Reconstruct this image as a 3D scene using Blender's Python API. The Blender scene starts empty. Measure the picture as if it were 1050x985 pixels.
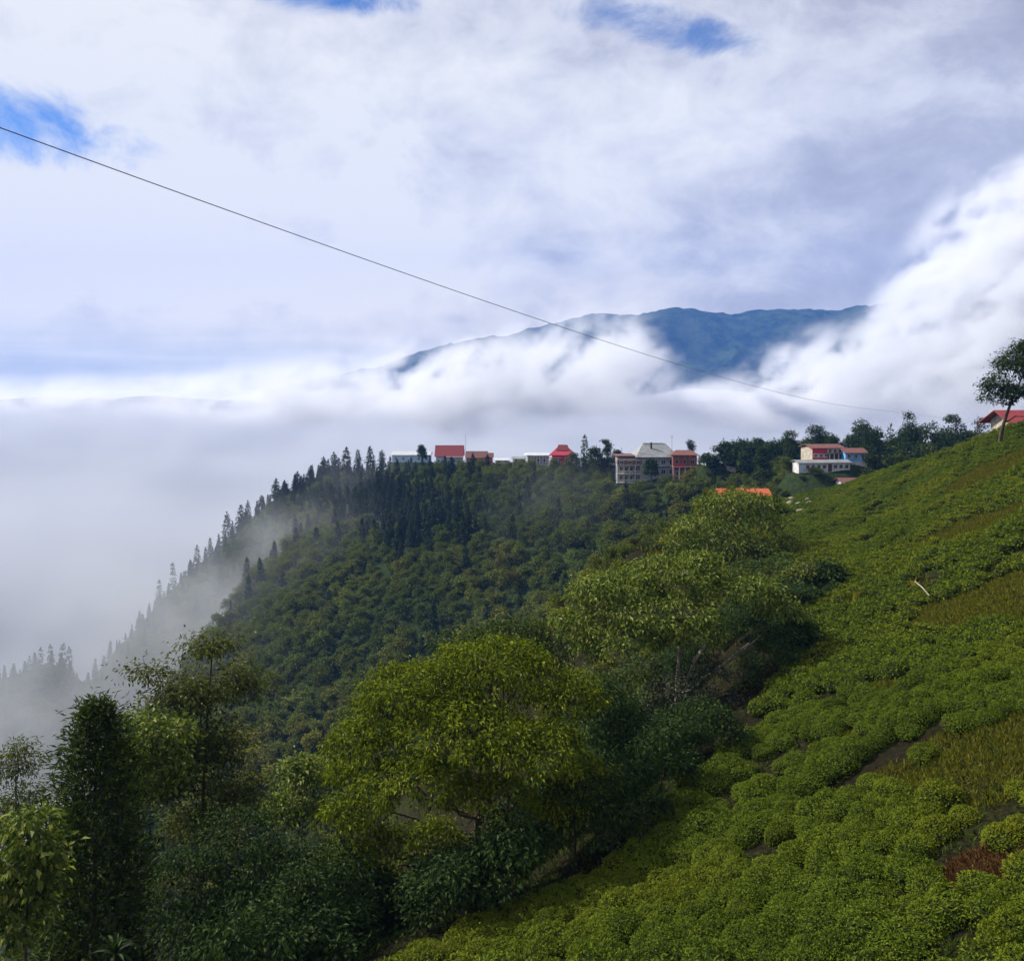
import bpy, math, random
import numpy as np
from mathutils import Vector, noise as mnoise

scene = bpy.context.scene
COL = scene.collection
PI = math.pi

# ------------------------------------------------------------------ camera
cam_d = bpy.data.cameras.new("camera")
cam_d.sensor_width = 36.0
cam_d.lens = 36.0 * 909.0 / 1050.0
cam_d.shift_y = -92.5 / 1050.0
cam_d.clip_start = 0.1
cam_d.clip_end = 120000.0
cam = bpy.data.objects.new("camera", cam_d)
cam.location = (0, 0, 0)
cam.rotation_euler = (math.radians(90), 0, 0)
COL.objects.link(cam)
scene.camera = cam

# ------------------------------------------------------------------ light
SUN_EL = math.radians(38)
SUN_AZ = math.radians(-64)          # from +Y (straight ahead), negative is to the left
sun_d = bpy.data.lights.new("sun", "SUN")
sun_d.energy = 5.0
sun_d.angle = math.radians(0.5)
sun_d.color = (1.0, 0.94, 0.83)
sun = bpy.data.objects.new("sun", sun_d)
sdir = Vector((math.sin(SUN_AZ) * math.cos(SUN_EL), math.cos(SUN_AZ) * math.cos(SUN_EL), math.sin(SUN_EL)))
sun.rotation_euler = sdir.to_track_quat('Z', 'Y').to_euler()
sun.location = (-40, 0, 60)
COL.objects.link(sun)

scene.view_settings.view_transform = 'Standard'
scene.view_settings.look = 'None'
scene.view_settings.exposure = 0.55
scene.view_settings.gamma = 1.0
scene.view_settings.use_curve_mapping = False
cy = scene.cycles
cy.max_bounces = 8
cy.diffuse_bounces = 3
cy.glossy_bounces = 2
cy.transmission_bounces = 3
cy.volume_bounces = 4
cy.transparent_max_bounces = 8
cy.volume_max_steps = 512
cy.volume_step_rate = 2.0
cy.caustics_reflective = False
cy.caustics_refractive = False
cy.use_denoising = True
cy.sample_clamp_indirect = 6.0


# ------------------------------------------------------------------ node helper
class NT:
    """small helper round a node tree: every method returns an output socket"""
    def __init__(self, tree, prefix='Shader'):
        self.t = tree

    def new(self, typ, **kw):
        n = self.t.nodes.new(typ)
        for k, v in kw.items():
            setattr(n, k, v)
        return n

    def put(self, sock, v):
        if isinstance(v, bpy.types.NodeSocket):
            self.t.links.new(v, sock)
        elif v is not None:
            sock.default_value = v

    def m(self, op, a, b=None, c=None, clamp=False):
        n = self.new('ShaderNodeMath', operation=op, use_clamp=clamp)
        self.put(n.inputs[0], a)
        self.put(n.inputs[1], b)
        self.put(n.inputs[2], c)
        return n.outputs[0]

    def vm(self, op, a, b=None):
        n = self.new('ShaderNodeVectorMath', operation=op)
        self.put(n.inputs[0], a)
        if op == 'SCALE':
            self.put(n.inputs['Scale'], b)
        else:
            self.put(n.inputs[1], b)
        return n.outputs['Value'] if op in ('DOT_PRODUCT', 'LENGTH', 'DISTANCE') else n.outputs[0]

    def xyz(self, v):
        n = self.new('ShaderNodeSeparateXYZ')
        self.put(n.inputs[0], v)
        return n.outputs[0], n.outputs[1], n.outputs[2]

    def comb(self, x, y, z):
        n = self.new('ShaderNodeCombineXYZ')
        self.put(n.inputs[0], x); self.put(n.inputs[1], y); self.put(n.inputs[2], z)
        return n.outputs[0]

    def noise(self, vec, scale, detail=4, rough=0.55, dist=0.0, color=False):
        n = self.new('ShaderNodeTexNoise')
        self.put(n.inputs['Vector'], vec)
        n.inputs['Scale'].default_value = scale
        n.inputs['Detail'].default_value = detail
        n.inputs['Roughness'].default_value = rough
        n.inputs['Distortion'].default_value = dist
        return n.outputs[1] if color else n.outputs[0]

    def ramp(self, fac, stops, interp='LINEAR'):
        n = self.new('ShaderNodeValToRGB')
        self.put(n.inputs[0], fac)
        cr = n.color_ramp
        cr.interpolation = interp
        while len(cr.elements) > 1:
            cr.elements.remove(cr.elements[-1])
        for i, (p, c) in enumerate(stops):
            e = cr.elements[0] if i == 0 else cr.elements.new(p)
            e.position = p
            e.color = (c[0], c[1], c[2], 1) if hasattr(c, '__len__') else (c, c, c, 1)
        return n.outputs[0]

    def curve(self, fac, pts, x0, x1, y0, y1):
        """piecewise curve through pts, both axes mapped to 0..1 and back"""
        n = self.new('ShaderNodeFloatCurve')
        self.put(n.inputs['Value'], self.m('DIVIDE', self.m('SUBTRACT', fac, x0), x1 - x0, clamp=True))
        c = n.mapping.curves[0]
        q = [((a - x0) / (x1 - x0), (b - y0) / (y1 - y0)) for a, b in pts]
        c.points[0].location = q[0]
        c.points[1].location = q[-1]
        for p in q[1:-1]:
            c.points.new(*p)
        n.mapping.update()
        return self.m('ADD', self.m('MULTIPLY', n.outputs[0], y1 - y0), y0)

    def mix(self, fac, a, b, blend='MIX'):
        n = self.new('ShaderNodeMix', data_type='RGBA', blend_type=blend)
        self.put(n.inputs[0], fac)
        for s, v in ((n.inputs[6], a), (n.inputs[7], b)):
            if isinstance(v, (tuple, list)) and len(v) == 3:
                v = (*v, 1)
            self.put(s, v)
        return n.outputs[2]

    def sstep(self, v, a, b):
        n = self.new('ShaderNodeMapRange', interpolation_type='SMOOTHSTEP')
        self.put(n.inputs[0], v)
        n.inputs[1].default_value = a
        n.inputs[2].default_value = b
        return n.outputs[0]


# ------------------------------------------------------------------ world: sky with broken cloud
world = bpy.data.worlds.new("World")
scene.world = world
world.use_nodes = True
world.cycles.sampling_method = 'MANUAL'
world.cycles.sample_map_resolution = 512
wt = world.node_tree
wt.nodes.clear()
W = NT(wt)
sky = W.new('ShaderNodeTexSky')
sky.sky_type = 'NISHITA'
sky.sun_disc = False
sky.sun_elevation = SUN_EL
sky.sun_rotation = SUN_AZ
sky.altitude = 2000
sky.air_density = 1.0
sky.dust_density = 0.6
sky.ozone_density = 2.5
d = W.vm('NORMALIZE', W.new('ShaderNodeTexCoord').outputs['Generated'])
dx, dy, dz = W.xyz(d)
el = W.m('ARCSINE', dz)
az = W.m('ARCTAN2', dx, dy)
zz = W.m('ADD', W.m('MAXIMUM', dz, 0.0), 0.16)
q = W.comb(W.m('DIVIDE', dx, zz), W.m('DIVIDE', dy, zz), 0.0)
n_big = W.noise(q, 0.55, 5, 0.52, 0.25)
n_mid = W.noise(W.vm('ADD', q, (7.3, 2.1, 0)), 1.5, 6, 0.55, 0.35)
n_dir = W.noise(d, 9.0, 7, 0.66, 0.5)
n_fine = W.noise(W.vm('MULTIPLY', d, (1.0, 1.0, 1.5)), 8.5, 8, 0.62, 0.30)


def lobe(a0, e0, ra, re, tilt=0.0, wob=0.8):
    """soft elliptical region of the sky (azimuth, elevation in radians), ragged by noise"""
    u = W.m('SUBTRACT', az, a0)
    v = W.m('SUBTRACT', el, e0)
    if tilt:
        c, s = math.cos(tilt), math.sin(tilt)
        u, v = (W.m('ADD', W.m('MULTIPLY', u, c), W.m('MULTIPLY', v, s)),
                W.m('SUBTRACT', W.m('MULTIPLY', v, c), W.m('MULTIPLY', u, s)))
    r = W.m('ADD', W.m('POWER', W.m('ABSOLUTE', W.m('DIVIDE', u, ra)), 2.0), W.m('POWER', W.m('ABSOLUTE', W.m('DIVIDE', v, re)), 2.0))
    r = W.m('ADD', r, W.m('MULTIPLY', W.m('SUBTRACT', n_dir, 0.5), -9.0 * wob))
    return W.m('SUBTRACT', 1.0, W.sstep(r, -0.6, 2.2))


# openings where the blue shows
gaps = W.m('MAXIMUM', lobe(-0.535, 0.262, 0.10, 0.030, -0.08), lobe(-0.215, 0.412, 0.085, 0.016, 0.0))
gaps = W.m('MAXIMUM', gaps, W.m('MULTIPLY', lobe(0.170, 0.382, 0.10, 0.017, -0.22, 0.9), 0.85))
# more of them overhead, out of the picture
high = W.m('MULTIPLY', W.sstep(n_big, 0.50, 0.62), W.sstep(el, 0.50, 0.75))
gaps = W.m('MAXIMUM', gaps, W.m('MULTIPLY', high, 0.6))
# brightness of the cloud layer
br = W.m('ADD', W.m('MULTIPLY', W.m('SUBTRACT', n_big, 0.5), 0.95), W.m('MULTIPLY', W.m('SUBTRACT', n_mid, 0.5), 0.75))
br = W.m('ADD', br, W.m('MULTIPLY', W.m('SUBTRACT', n_fine, 0.5), 1.75))
br = W.m('ADD', br, 0.70)
br = W.m('ADD', br, W.m('MULTIPLY', az, -0.42))                       # the sun stands to the left
br = W.m('ADD', br, W.m('MULTIPLY', lobe(0.07, 0.285, 0.20, 0.055, 0.0, 0.5), 0.22))
br = W.m('ADD', br, W.m('MULTIPLY', lobe(-0.36, 0.31, 0.26, 0.09, 0.0, 0.5), 0.22))
br = W.m('ADD', br, W.m('MULTIPLY', lobe(-0.38, 0.165, 0.36, 0.085, 0.0, 0.35), 0.42))
br = W.m('SUBTRACT', br, W.m('MULTIPLY', W.sstep(az, -0.05, 0.5), 0.10))
ccol = W.ramp(br, [(0.0, (0.42, 0.42, 0.50)), (0.35, (0.555, 0.56, 0.645)), (0.65, (0.77, 0.78, 0.835)), (1.0, (0.95, 0.95, 0.945))])
ccol = W.mix(W.m('SUBTRACT', 1.0, W.sstep(el, 0.03, 0.30)), ccol, W.mix(1.0, ccol, (1.22, 1.11, 0.90), 'MULTIPLY'))
# long streaks low over the far cloud sea
st = W.noise(W.comb(W.m('MULTIPLY', az, 1.3), W.m('MULTIPLY', el, 32.0), 0.0), 2.2, 5, 0.55, 0.2)
low = W.m('MULTIPLY', W.m('SUBTRACT', 1.0, W.sstep(el, 0.02, 0.085)), W.m('SUBTRACT', 1.0, W.sstep(az, -0.30, 0.05)))
scol = W.ramp(st, [(0.30, (0.46, 0.55, 0.66)), (0.50, (0.60, 0.66, 0.74)), (0.66, (0.88, 0.89, 0.90))])
ccol = W.mix(W.m('MULTIPLY', low, 0.62), ccol, scol)
SKY_K = 0.10
cl = W.vm('SCALE', ccol, 0.69 / SKY_K)
col = W.mix(gaps, cl, W.vm('MULTIPLY', sky.outputs[0], (0.22, 0.52, 0.88)))
bg = W.new('ShaderNodeBackground')
wt.links.new(col, bg.inputs[0])
bg.inputs[1].default_value = SKY_K
wo = W.new('ShaderNodeOutputWorld')
wt.links.new(bg.outputs[0], wo.inputs[0])


# ------------------------------------------------------------------ object helpers
def tag(o, label=None, cat=None, group=None, kind=None):
    if label: o['label'] = label
    if cat: o['category'] = cat
    if group: o['group'] = group
    if kind: o['kind'] = kind
    return o


def link(name, me, parent=None, loc=None):
    o = bpy.data.objects.new(name, me)
    COL.objects.link(o)
    if parent is not None: o.parent = parent
    if loc is not None: o.location = loc
    return o


def empty(name, loc=(0, 0, 0), rz=0.0):
    o = bpy.data.objects.new(name, None)
    o.empty_display_size = 0.5
    COL.objects.link(o)
    o.location = loc
    o.rotation_euler = (0, 0, rz)
    return o


def mesh_np(name, V, F, mats, mi=None, smooth=False):
    """V (n,3); F (m,k) array of polygons, or list of such arrays"""
    me = bpy.data.meshes.new(name)
    Fs = F if isinstance(F, list) else [F]
    V = np.asarray(V, np.float32)
    loops = np.concatenate([np.asarray(f, np.int32).ravel() for f in Fs])
    tot = np.concatenate([np.full(len(f), f.shape[1], np.int32) for f in Fs])
    start = np.concatenate([[0], np.cumsum(tot)[:-1]]).astype(np.int32)
    me.vertices.add(len(V)); me.loops.add(len(loops)); me.polygons.add(len(tot))
    me.vertices.foreach_set('co', V.ravel())
    me.loops.foreach_set('vertex_index', loops)
    me.polygons.foreach_set('loop_start', start)
    me.polygons.foreach_set('loop_total', tot)
    for m_ in (mats if isinstance(mats, (list, tuple)) else [mats]):
        me.materials.append(m_)
    if mi is not None:
        me.polygons.foreach_set('material_index', np.asarray(mi, np.int32))
    me.polygons.foreach_set('use_smooth', np.full(len(tot), bool(smooth)))
    me.update(calc_edges=True)
    return me


def px(x, y, Y):
    """the point at depth Y seen at photograph pixel (x, y)"""
    return np.array([(x - 525.0) / 909.0 * Y, Y, -(y - 400.0) / 909.0 * Y])


def new_mat(name):
    m_ = bpy.data.materials.new(name)
    m_.use_nodes = True
    m_.node_tree.nodes.clear()
    return m_, NT(m_.node_tree)


def out(nt, surf=None, vol=None, disp=None):
    o = nt.new('ShaderNodeOutputMaterial')
    if surf is not None: nt.t.links.new(surf, o.inputs['Surface'])
    if vol is not None: nt.t.links.new(vol, o.inputs['Volume'])


def bump(nt, h, strength, dist):
    b = nt.new('ShaderNodeBump')
    b.inputs['Strength'].default_value = strength
    b.inputs['Distance'].default_value = dist
    nt.t.links.new(h, b.inputs['Height'])
    return b.outputs[0]


# numpy value noise for terrain
def _hash(ix, iy, s):
    h = (ix.astype(np.int64) * 374761393 + iy.astype(np.int64) * 668265263 + s * 1442695041) & 0x7fffffff
    h = ((h ^ (h >> 13)) * 1274126177) & 0x7fffffff
    return ((h ^ (h >> 16)) & 0xffff) / 65535.0


def vnoise(x, y, s=0):
    x = np.asarray(x, float); y = np.asarray(y, float)
    ix, iy = np.floor(x), np.floor(y)
    fx, fy = x - ix, y - iy
    fx = fx * fx * fx * (fx * (fx * 6 - 15) + 10); fy = fy * fy * fy * (fy * (fy * 6 - 15) + 10)
    a, b = _hash(ix, iy, s), _hash(ix + 1, iy, s)
    c, d_ = _hash(ix, iy + 1, s), _hash(ix + 1, iy + 1, s)
    return (a + (b - a) * fx) * (1 - fy) + (c + (d_ - c) * fx) * fy


def fbm(x, y, s=0, octv=4, g=0.5):
    t, a, n = 0.0, 1.0, 0.0
    for k in range(octv):
        t = t + a * (vnoise(x * 2 ** k + 17.3 * k, y * 2 ** k - 9.1 * k, s + k) - 0.5)
        n += a
        a *= g
    return t / n * 2
# ------------------------------------------------------------------ far mountain
def build_mountain():
    m_, N = new_mat("mountain_forest")
    tc = N.new('ShaderNodeNewGeometry').outputs['Position']
    n1 = N.noise(tc, 0.02, 8, 0.65)
    n2 = N.noise(tc, 0.003, 4, 0.5)
    c = N.ramp(n1, [(0.38, (0.006, 0.012, 0.008)), (0.60, (0.050, 0.075, 0.030))])
    c = N.mix(N.sstep(n2, 0.52, 0.68), c, (0.06, 0.075, 0.035))
    b = N.new('ShaderNodeBsdfDiffuse')
    N.put(b.inputs[0], c)
    N.put(b.inputs['Normal'], bump(N, n1, 1.0, 25.0))
    out(N, b.outputs[0])
    R = [(-200, 430), (150, 425), (320, 392), (380, 376), (450, 356), (520, 341), (600, 323), (650, 321), (690, 316), (760, 321),
         (810, 316), (860, 319), (900, 312), (945, 308), (1000, 303), (1060, 290), (1200, 280), (1500, 330)]
    D = 3200.0
    xs = np.array([(a - 525) / 909 * D for a, _ in R]); zs = np.array([(400 - b) / 909 * D for _, b in R])
    gx = np.linspace(xs[0], xs[-1], 420)
    gy = np.concatenate([np.linspace(1900, D, 130), np.linspace(D + 20, 3950, 30)])
    X, Y = np.meshgrid(gx, gy)
    rz = np.interp(X, xs, zs) + 16 * fbm(X / 150, X * 0 + 3, 5, 5, 0.6) + 5 * fbm(X / 14, Y / 14, 6, 2)
    t = (Y - D)
    down = np.where(t < 0, (-t) ** 0.93 * 0.62, t * 0.35)
    rid = 1 - np.abs(fbm(X / 420 + 0.2 * fbm(X / 300, Y / 300, 9), Y / 900, 21, 4)) * 2
    Z = rz - down + (rid - 0.6) * np.minimum(np.abs(t), 500) * 0.48 + 10 * fbm(X / 60, Y / 60, 33, 4) * np.clip(np.abs(t) / 60, 0.25, 1)
    V = np.stack([X, Y, Z], -1).reshape(-1, 3)
    ny, nx = X.shape
    i = (np.arange(ny - 1)[:, None] * nx + np.arange(nx - 1)[None]).ravel()
    F = np.stack([i, i + 1, i + nx + 1, i + nx], 1)
    o = link("mountain", mesh_np("mountain", V, F, m_, smooth=True))
    tag(o, "long dark blue mountain ridge rising behind the white clouds", "mountain", kind="structure")


build_mountain()


# ------------------------------------------------------------------ volumes
def vol_mat(name, color, aniso=0.0, dens=1.0):
    m_, N = new_mat(name)
    v = N.new('ShaderNodeVolumePrincipled')
    v.inputs['Color'].default_value = (*color, 1)
    v.inputs['Anisotropy'].default_value = aniso
    v.inputs['Density'].default_value = dens
    out(N, vol=v.outputs[0])
    return m_, N, v


def cloud_volume(name, lo, hi, voxel, color, field, label, cat, aniso=0.1):
    """a cloud: a voxel volume whose density is computed from the position by a node tree"""
    m_, N, v = vol_mat(name + "_vapour", color, aniso)
    me = bpy.data.meshes.new(name)
    x0, y0, z0 = lo; x1, y1, z1 = hi
    V = [(x, y, z) for x in (x0, x1) for y in (y0, y1) for z in (z0, z1)]
    F = [(0, 1, 3, 2), (4, 6, 7, 5), (0, 4, 5, 1), (2, 3, 7, 6), (0, 2, 6, 4), (1, 5, 7, 3)]
    me.from_pydata(V, [], F)
    me.materials.append(m_)
    o = link(name, me)
    g = bpy.data.node_groups.new(name, 'GeometryNodeTree')
    g.interface.new_socket('Geometry', in_out='INPUT', socket_type='NodeSocketGeometry')
    g.interface.new_socket('Geometry', in_out='OUTPUT', socket_type='NodeSocketGeometry')
    G = NT(g)
    go = G.new('NodeGroupOutput')
    vc = G.new('GeometryNodeVolumeCube')
    vc.inputs['Min'].default_value = lo
    vc.inputs['Max'].default_value = hi
    for k, ax in enumerate('XYZ'):
        vc.inputs['Resolution ' + ax].default_value = max(4, int((hi[k] - lo[k]) / voxel))
    p = G.new('GeometryNodeInputPosition').outputs[0]
    dens = field(G, p, *G.xyz(p))
    # fade to nothing at the faces of the grid
    G.put(vc.inputs['Density'], dens)
    sm = G.new('GeometryNodeSetMaterial')
    sm.inputs['Material'].default_value = m_
    g.links.new(vc.outputs[0], sm.inputs[0])
    g.links.new(sm.outputs[0], go.inputs[0])
    md = o.modifiers.new('vapour', 'NODES')
    md.node_group = g
    tag(o, label, cat, kind='stuff')
    return o


def edge_fade(G, x, y, z, lo, hi, w):
    f = None
    for c, a, b, k in ((x, lo[0], hi[0], 0), (y, lo[1], hi[1], 1), (z, lo[2], hi[2], 2)):
        if w[k] <= 0: continue
        t = G.m('MULTIPLY', G.sstep(c, a, a + w[k]), G.m('SUBTRACT', 1.0, G.sstep(c, b - w[k], b)))
        f = t if f is None else G.m('MULTIPLY', f, t)
    return f


BANK_LO, BANK_HI = (-1700.0, 1350.0, -220.0), (1500.0, 2050.0, 560.0)


def bank_field(G, p, x, y, z):
    Y0 = 1700.0

    def prof(rows, lo, hi):
        pts = [((a - 525) / 909 * Y0, (400 - b) / 909 * Y0) for a, b in rows]
        return G.curve(x, pts, pts[0][0], pts[-1][0], lo, hi)
    # the solid layer filling the valley
    zt = prof([(-60, 412), (60, 410), (200, 408), (330, 402), (430, 398), (520, 399), (600, 394), (690, 400), (780, 402), (850, 400),
               (910, 400), (955, 388), (1005, 335), (1060, 245), (1200, 150)], -100.0, 600.0)
    # how high torn vapour reaches above it
    zw = prof([(-60, 392), (60, 394), (200, 386), (330, 372), (420, 358), (520, 342), (600, 322), (655, 340), (690, 386), (770, 388), (835, 338),
               (905, 332), (960, 268), (1060, 150), (1200, 110)], -100.0, 600.0)
    cw = G.vm('SUBTRACT', G.noise(p, 0.0055, 3, 0.55, color=True), (0.5, 0.5, 0.5))
    w = G.vm('ADD', p, G.vm('SCALE', cw, 125.0))
    n1 = G.noise(w, 0.0062, 7, 0.60)
    # the torn vapour is drawn out upward to the right by the wind
    xr = G.m('ADD', G.m('MULTIPLY', x, 0.80), G.m('MULTIPLY', z, 0.60))
    zr = G.m('SUBTRACT', G.m('MULTIPLY', z, 0.80), G.m('MULTIPLY', x, 0.60))
    n2 = G.noise(G.vm('ADD', G.comb(G.m('MULTIPLY', xr, 0.72), G.m('MULTIPLY', y, 0.35), G.m('MULTIPLY', zr, 1.2)), G.vm('SCALE', cw, 130.0)), 0.0118, 8, 0.66)
    amp = G.m('ADD', 4.2, G.m('MULTIPLY', G.sstep(x, 150, 700), 3.0))
    f = G.m('ADD', G.m('MINIMUM', G.m('DIVIDE', G.m('SUBTRACT', zt, z), 60.0), 1.8), G.m('MULTIPLY', G.m('SUBTRACT', n1, 0.52), amp))
    f = G.m('MULTIPLY', G.sstep(f, 0.0, 1.25), 0.030)
    g_ = G.m('MULTIPLY', G.sstep(G.m('DIVIDE', G.m('SUBTRACT', zw, z), 70.0), -0.4, 1.2), G.sstep(n2, 0.485, 0.565))
    f = G.m('ADD', f, G.m('MULTIPLY', g_, 0.017))
    return G.m('MULTIPLY', f, edge_fade(G, x, y, z, BANK_LO, BANK_HI, (150, 120, 60)))


cloud_volume("cloud_bank", BANK_LO, BANK_HI, 6.5, (0.925, 0.93, 0.948), bank_field,
             "white billowing cloud bank drifting across the foot of the blue mountain", "cloud")

FOG_LO, FOG_HI = (-1300.0, 300.0, -300.0), (700.0, 1500.0, 20.0)


def fog_field(G, p, x, y, z):
    n1 = G.noise(G.vm('MULTIPLY', p, (1.0, 0.7, 1.6)), 0.0075, 6, 0.60, 0.5)
    n2 = G.noise(p, 0.0022, 2, 0.5)
    top = G.m('ADD', -50.0, G.m('MULTIPLY', G.m('SUBTRACT', n1, 0.5), 150.0))
    top = G.m('ADD', top, G.m('MULTIPLY', G.m('SUBTRACT', n2, 0.5), 110.0))
    top = G.m('ADD', top, G.m('MULTIPLY', G.sstep(y, 600, 1300), 16.0))
    f = G.sstep(G.m('SUBTRACT', top, z), 0.0, 45.0)
    # keep clear of the spur: the fog lies behind and to the left of it
    a = G.sstep(G.m('ADD', y, G.m('MULTIPLY', x, -0.55)), 462.0, 570.0)
    return G.m('MULTIPLY', G.m('MULTIPLY', G.m('MULTIPLY', f, a), 0.014), edge_fade(G, x, y, z, FOG_LO, FOG_HI, (200, 60, 0)))


cloud_volume("valley_fog", FOG_LO, FOG_HI, 12.0, (0.66, 0.69, 0.76), fog_field,
             "pale grey fog filling the deep valley beyond the forested spur", "fog")

MIST_LO, MIST_HI = (-300.0, 170.0, -230.0), (90.0, 420.0, -10.0)


def mist_field(G, p, x, y, z):
    """thin drifting mist on the forested slope: a few soft wisps broken up by noise"""
    w = G.vm('ADD', p, G.vm('SCALE', G.vm('SUBTRACT', G.noise(p, 0.018, 2, 0.5, color=True), (0.5, 0.5, 0.5)), 45.0))
    n1 = G.noise(w, 0.026, 6, 0.62)
    tot = None
    for c, r, a in ((px(205, 612, 318), (50, 36, 20), 0.60), (px(110, 655, 300), (46, 34, 22), 0.62), (px(40, 778, 250), (50, 34, 20), 0.6), (px(-60, 790, 250), (60, 50, 26), 0.8),
                    (px(120, 740, 240), (34, 30, 18), 0.9), (px(330, 545, 345), (30, 26, 9), 0.40), (px(575, 535, 262), (26, 22, 14), 0.26), (px(300, 580, 330), (40, 30, 16), 0.35), (px(340, 490, 372), (34, 20, 9), 0.30)):
        q_ = G.vm('DIVIDE', G.vm('SUBTRACT', p, tuple(float(v) for v in c)), r)
        g_ = G.m('MULTIPLY', G.m('EXPONENT', G.m('MULTIPLY', G.vm('DOT_PRODUCT', q_, q_), -1.0)), a)
        tot = g_ if tot is None else G.m('ADD', tot, g_)
    f = G.m('MULTIPLY', G.m('MULTIPLY', G.m('MINIMUM', tot, 2.0), G.sstep(n1, 0.40, 0.62)), 0.018)
    return G.m('MULTIPLY', f, edge_fade(G, x, y, z, MIST_LO, MIST_HI, (30, 30, 20)))


cloud_volume("slope_mist", MIST_LO, MIST_HI, 4.0, (0.78, 0.81, 0.86), mist_field,
             "thin grey mist trailing over the forested slope at the lower left", "mist")

# ------------------------------------------------------------------ far cloud sea, lying in the valleys to the horizon
def build_cloud_sea():
    m_, N = new_mat("cloud_top")
    b = N.new('ShaderNodeBsdfDiffuse')
    b.inputs[0].default_value = (0.46, 0.47, 0.50, 1)
    out(N, b.outputs[0])
    gy = np.concatenate([np.linspace(1300, 4000, 110), 4000 * (60000 / 4000) ** np.linspace(0.01, 1, 110)])
    tx = np.linspace(-1.3, 1.3, 300)
    Y = gy[:, None] + 0 * tx[None]
    X = tx[None] * (Y + 600)
    Z = -48 + 30 * fbm(X / 260, Y / 420, 3, 5) + 70 * np.maximum(fbm(X / 1800, Y / 2600, 13, 4), 0) - 25 * np.clip(1 - (Y - 1300) / 500, 0, 1) ** 2 * 4
    Z = Z - 0.0006 * np.maximum(Y - 4000, 0)
    V = np.stack([X, Y, Z], -1).reshape(-1, 3)
    ny, nx = X.shape
    i = (np.arange(ny - 1)[:, None] * nx + np.arange(nx - 1)[None]).ravel()
    F = np.stack([i, i + 1, i + nx + 1, i + nx], 1)
    o = link("cloud_sea", mesh_np("cloud_sea", V, F, m_, smooth=True))
    tag(o, "sunlit white cloud sea stretching away to the horizon", "clouds", kind="stuff")


build_cloud_sea()

# ------------------------------------------------------------------ haze in the air
def build_haze():
    m_, N, v = vol_mat("haze_air", (0.15, 0.38, 1.0), 0.0, 1.35e-4)
    me = bpy.data.meshes.new("haze")
    x0, x1, y0, y1, z0, z1 = -2700.0, 3600.0, -300.0, 4000.0, -402.0, 600.0
    V = [(x, y, z) for x in (x0, x1) for y in (y0, y1) for z in (z0, z1)]
    F = [(0, 1, 3, 2), (4, 6, 7, 5), (0, 4, 5, 1), (2, 3, 7, 6), (0, 2, 6, 4), (1, 5, 7, 3)]
    me.from_pydata(V, [], F)
    me.materials.append(m_)
    o = link("haze", me)
    tag(o, "thin blue haze in the mountain air", "haze", kind="stuff")


build_haze()
# ------------------------------------------------------------------ the hillside
TC = np.array([-12.51614418, 0.32520126, -0.13998903, 0.65980943, -0.46768418, 0.08100185])
TEA_POLY = np.array([(-16, 8), (-3.2, 25), (3.0, 28), (5.8, 32), (14.5, 45), (20, 66), (15.6, 105), (35.5, 150), (57.8, 141),
                     (60, 125), (60.5, 102), (76, 88), (78, -25), (-16, -25)], float)
RIDGE = np.array([(230, 215, -4), (150, 222, -9), (107, 230, -15.5), (86, 240, -19.5), (64, 270, -23), (40, 290, -25.5), (9, 330, -28.5),
                  (-26, 370, -32.0), (-57, 400, -36.5), (-86, 404, -38), (-108, 400, -49.5), (-127, 394, -67), (-145, 385, -84), (-161, 374, -104), (-172, 362, -121), (-183, 352, -108), (-197, 340, -112), (-215, 325, -130), (-290, 270, -200)], float)


def seg_near(x, y, poly, closed):
    """nearest point on a polyline: distance, that point (x, y), its parameter, signed side"""
    best = np.full(x.shape, 1e18); bx = np.zeros(x.shape); by = np.zeros(x.shape); bt = np.zeros(x.shape); bs = np.zeros(x.shape)
    n = len(poly)
    for k in range(n if closed else n - 1):
        a, b = poly[k][:2], poly[(k + 1) % n][:2]
        e = b - a
        t = np.clip(((x - a[0]) * e[0] + (y - a[1]) * e[1]) / (e @ e), 0, 1)
        qx, qy = a[0] + t * e[0], a[1] + t * e[1]
        dd = (x - qx) ** 2 + (y - qy) ** 2
        s = e[0] * (y - a[1]) - e[1] * (x - a[0])
        m_ = dd < best
        best = np.where(m_, dd, best); bx = np.where(m_, qx, bx); by = np.where(m_, qy, by); bt = np.where(m_, k + t, bt); bs = np.where(m_, s, bs)
    return np.sqrt(best), bx, by, bt, bs


def inside(x, y, poly):
    r = np.zeros(x.shape, bool)
    n = len(poly)
    for k in range(n):
        (x1, y1), (x2, y2) = poly[k], poly[(k + 1) % n]
        c = ((y1 > y) != (y2 > y)) & (x < (x2 - x1) * (y - y1) / (y2 - y1 + 1e-12) + x1)
        r ^= c
    return r


PADS = []                                                # levelled terraces the houses stand on: x, y, z, radius


def tea_quad(x, y):
    return TC[0] + TC[1] * x + TC[2] * y + (TC[3] * x * x + TC[4] * x * y + TC[5] * y * y) / 100


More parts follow.
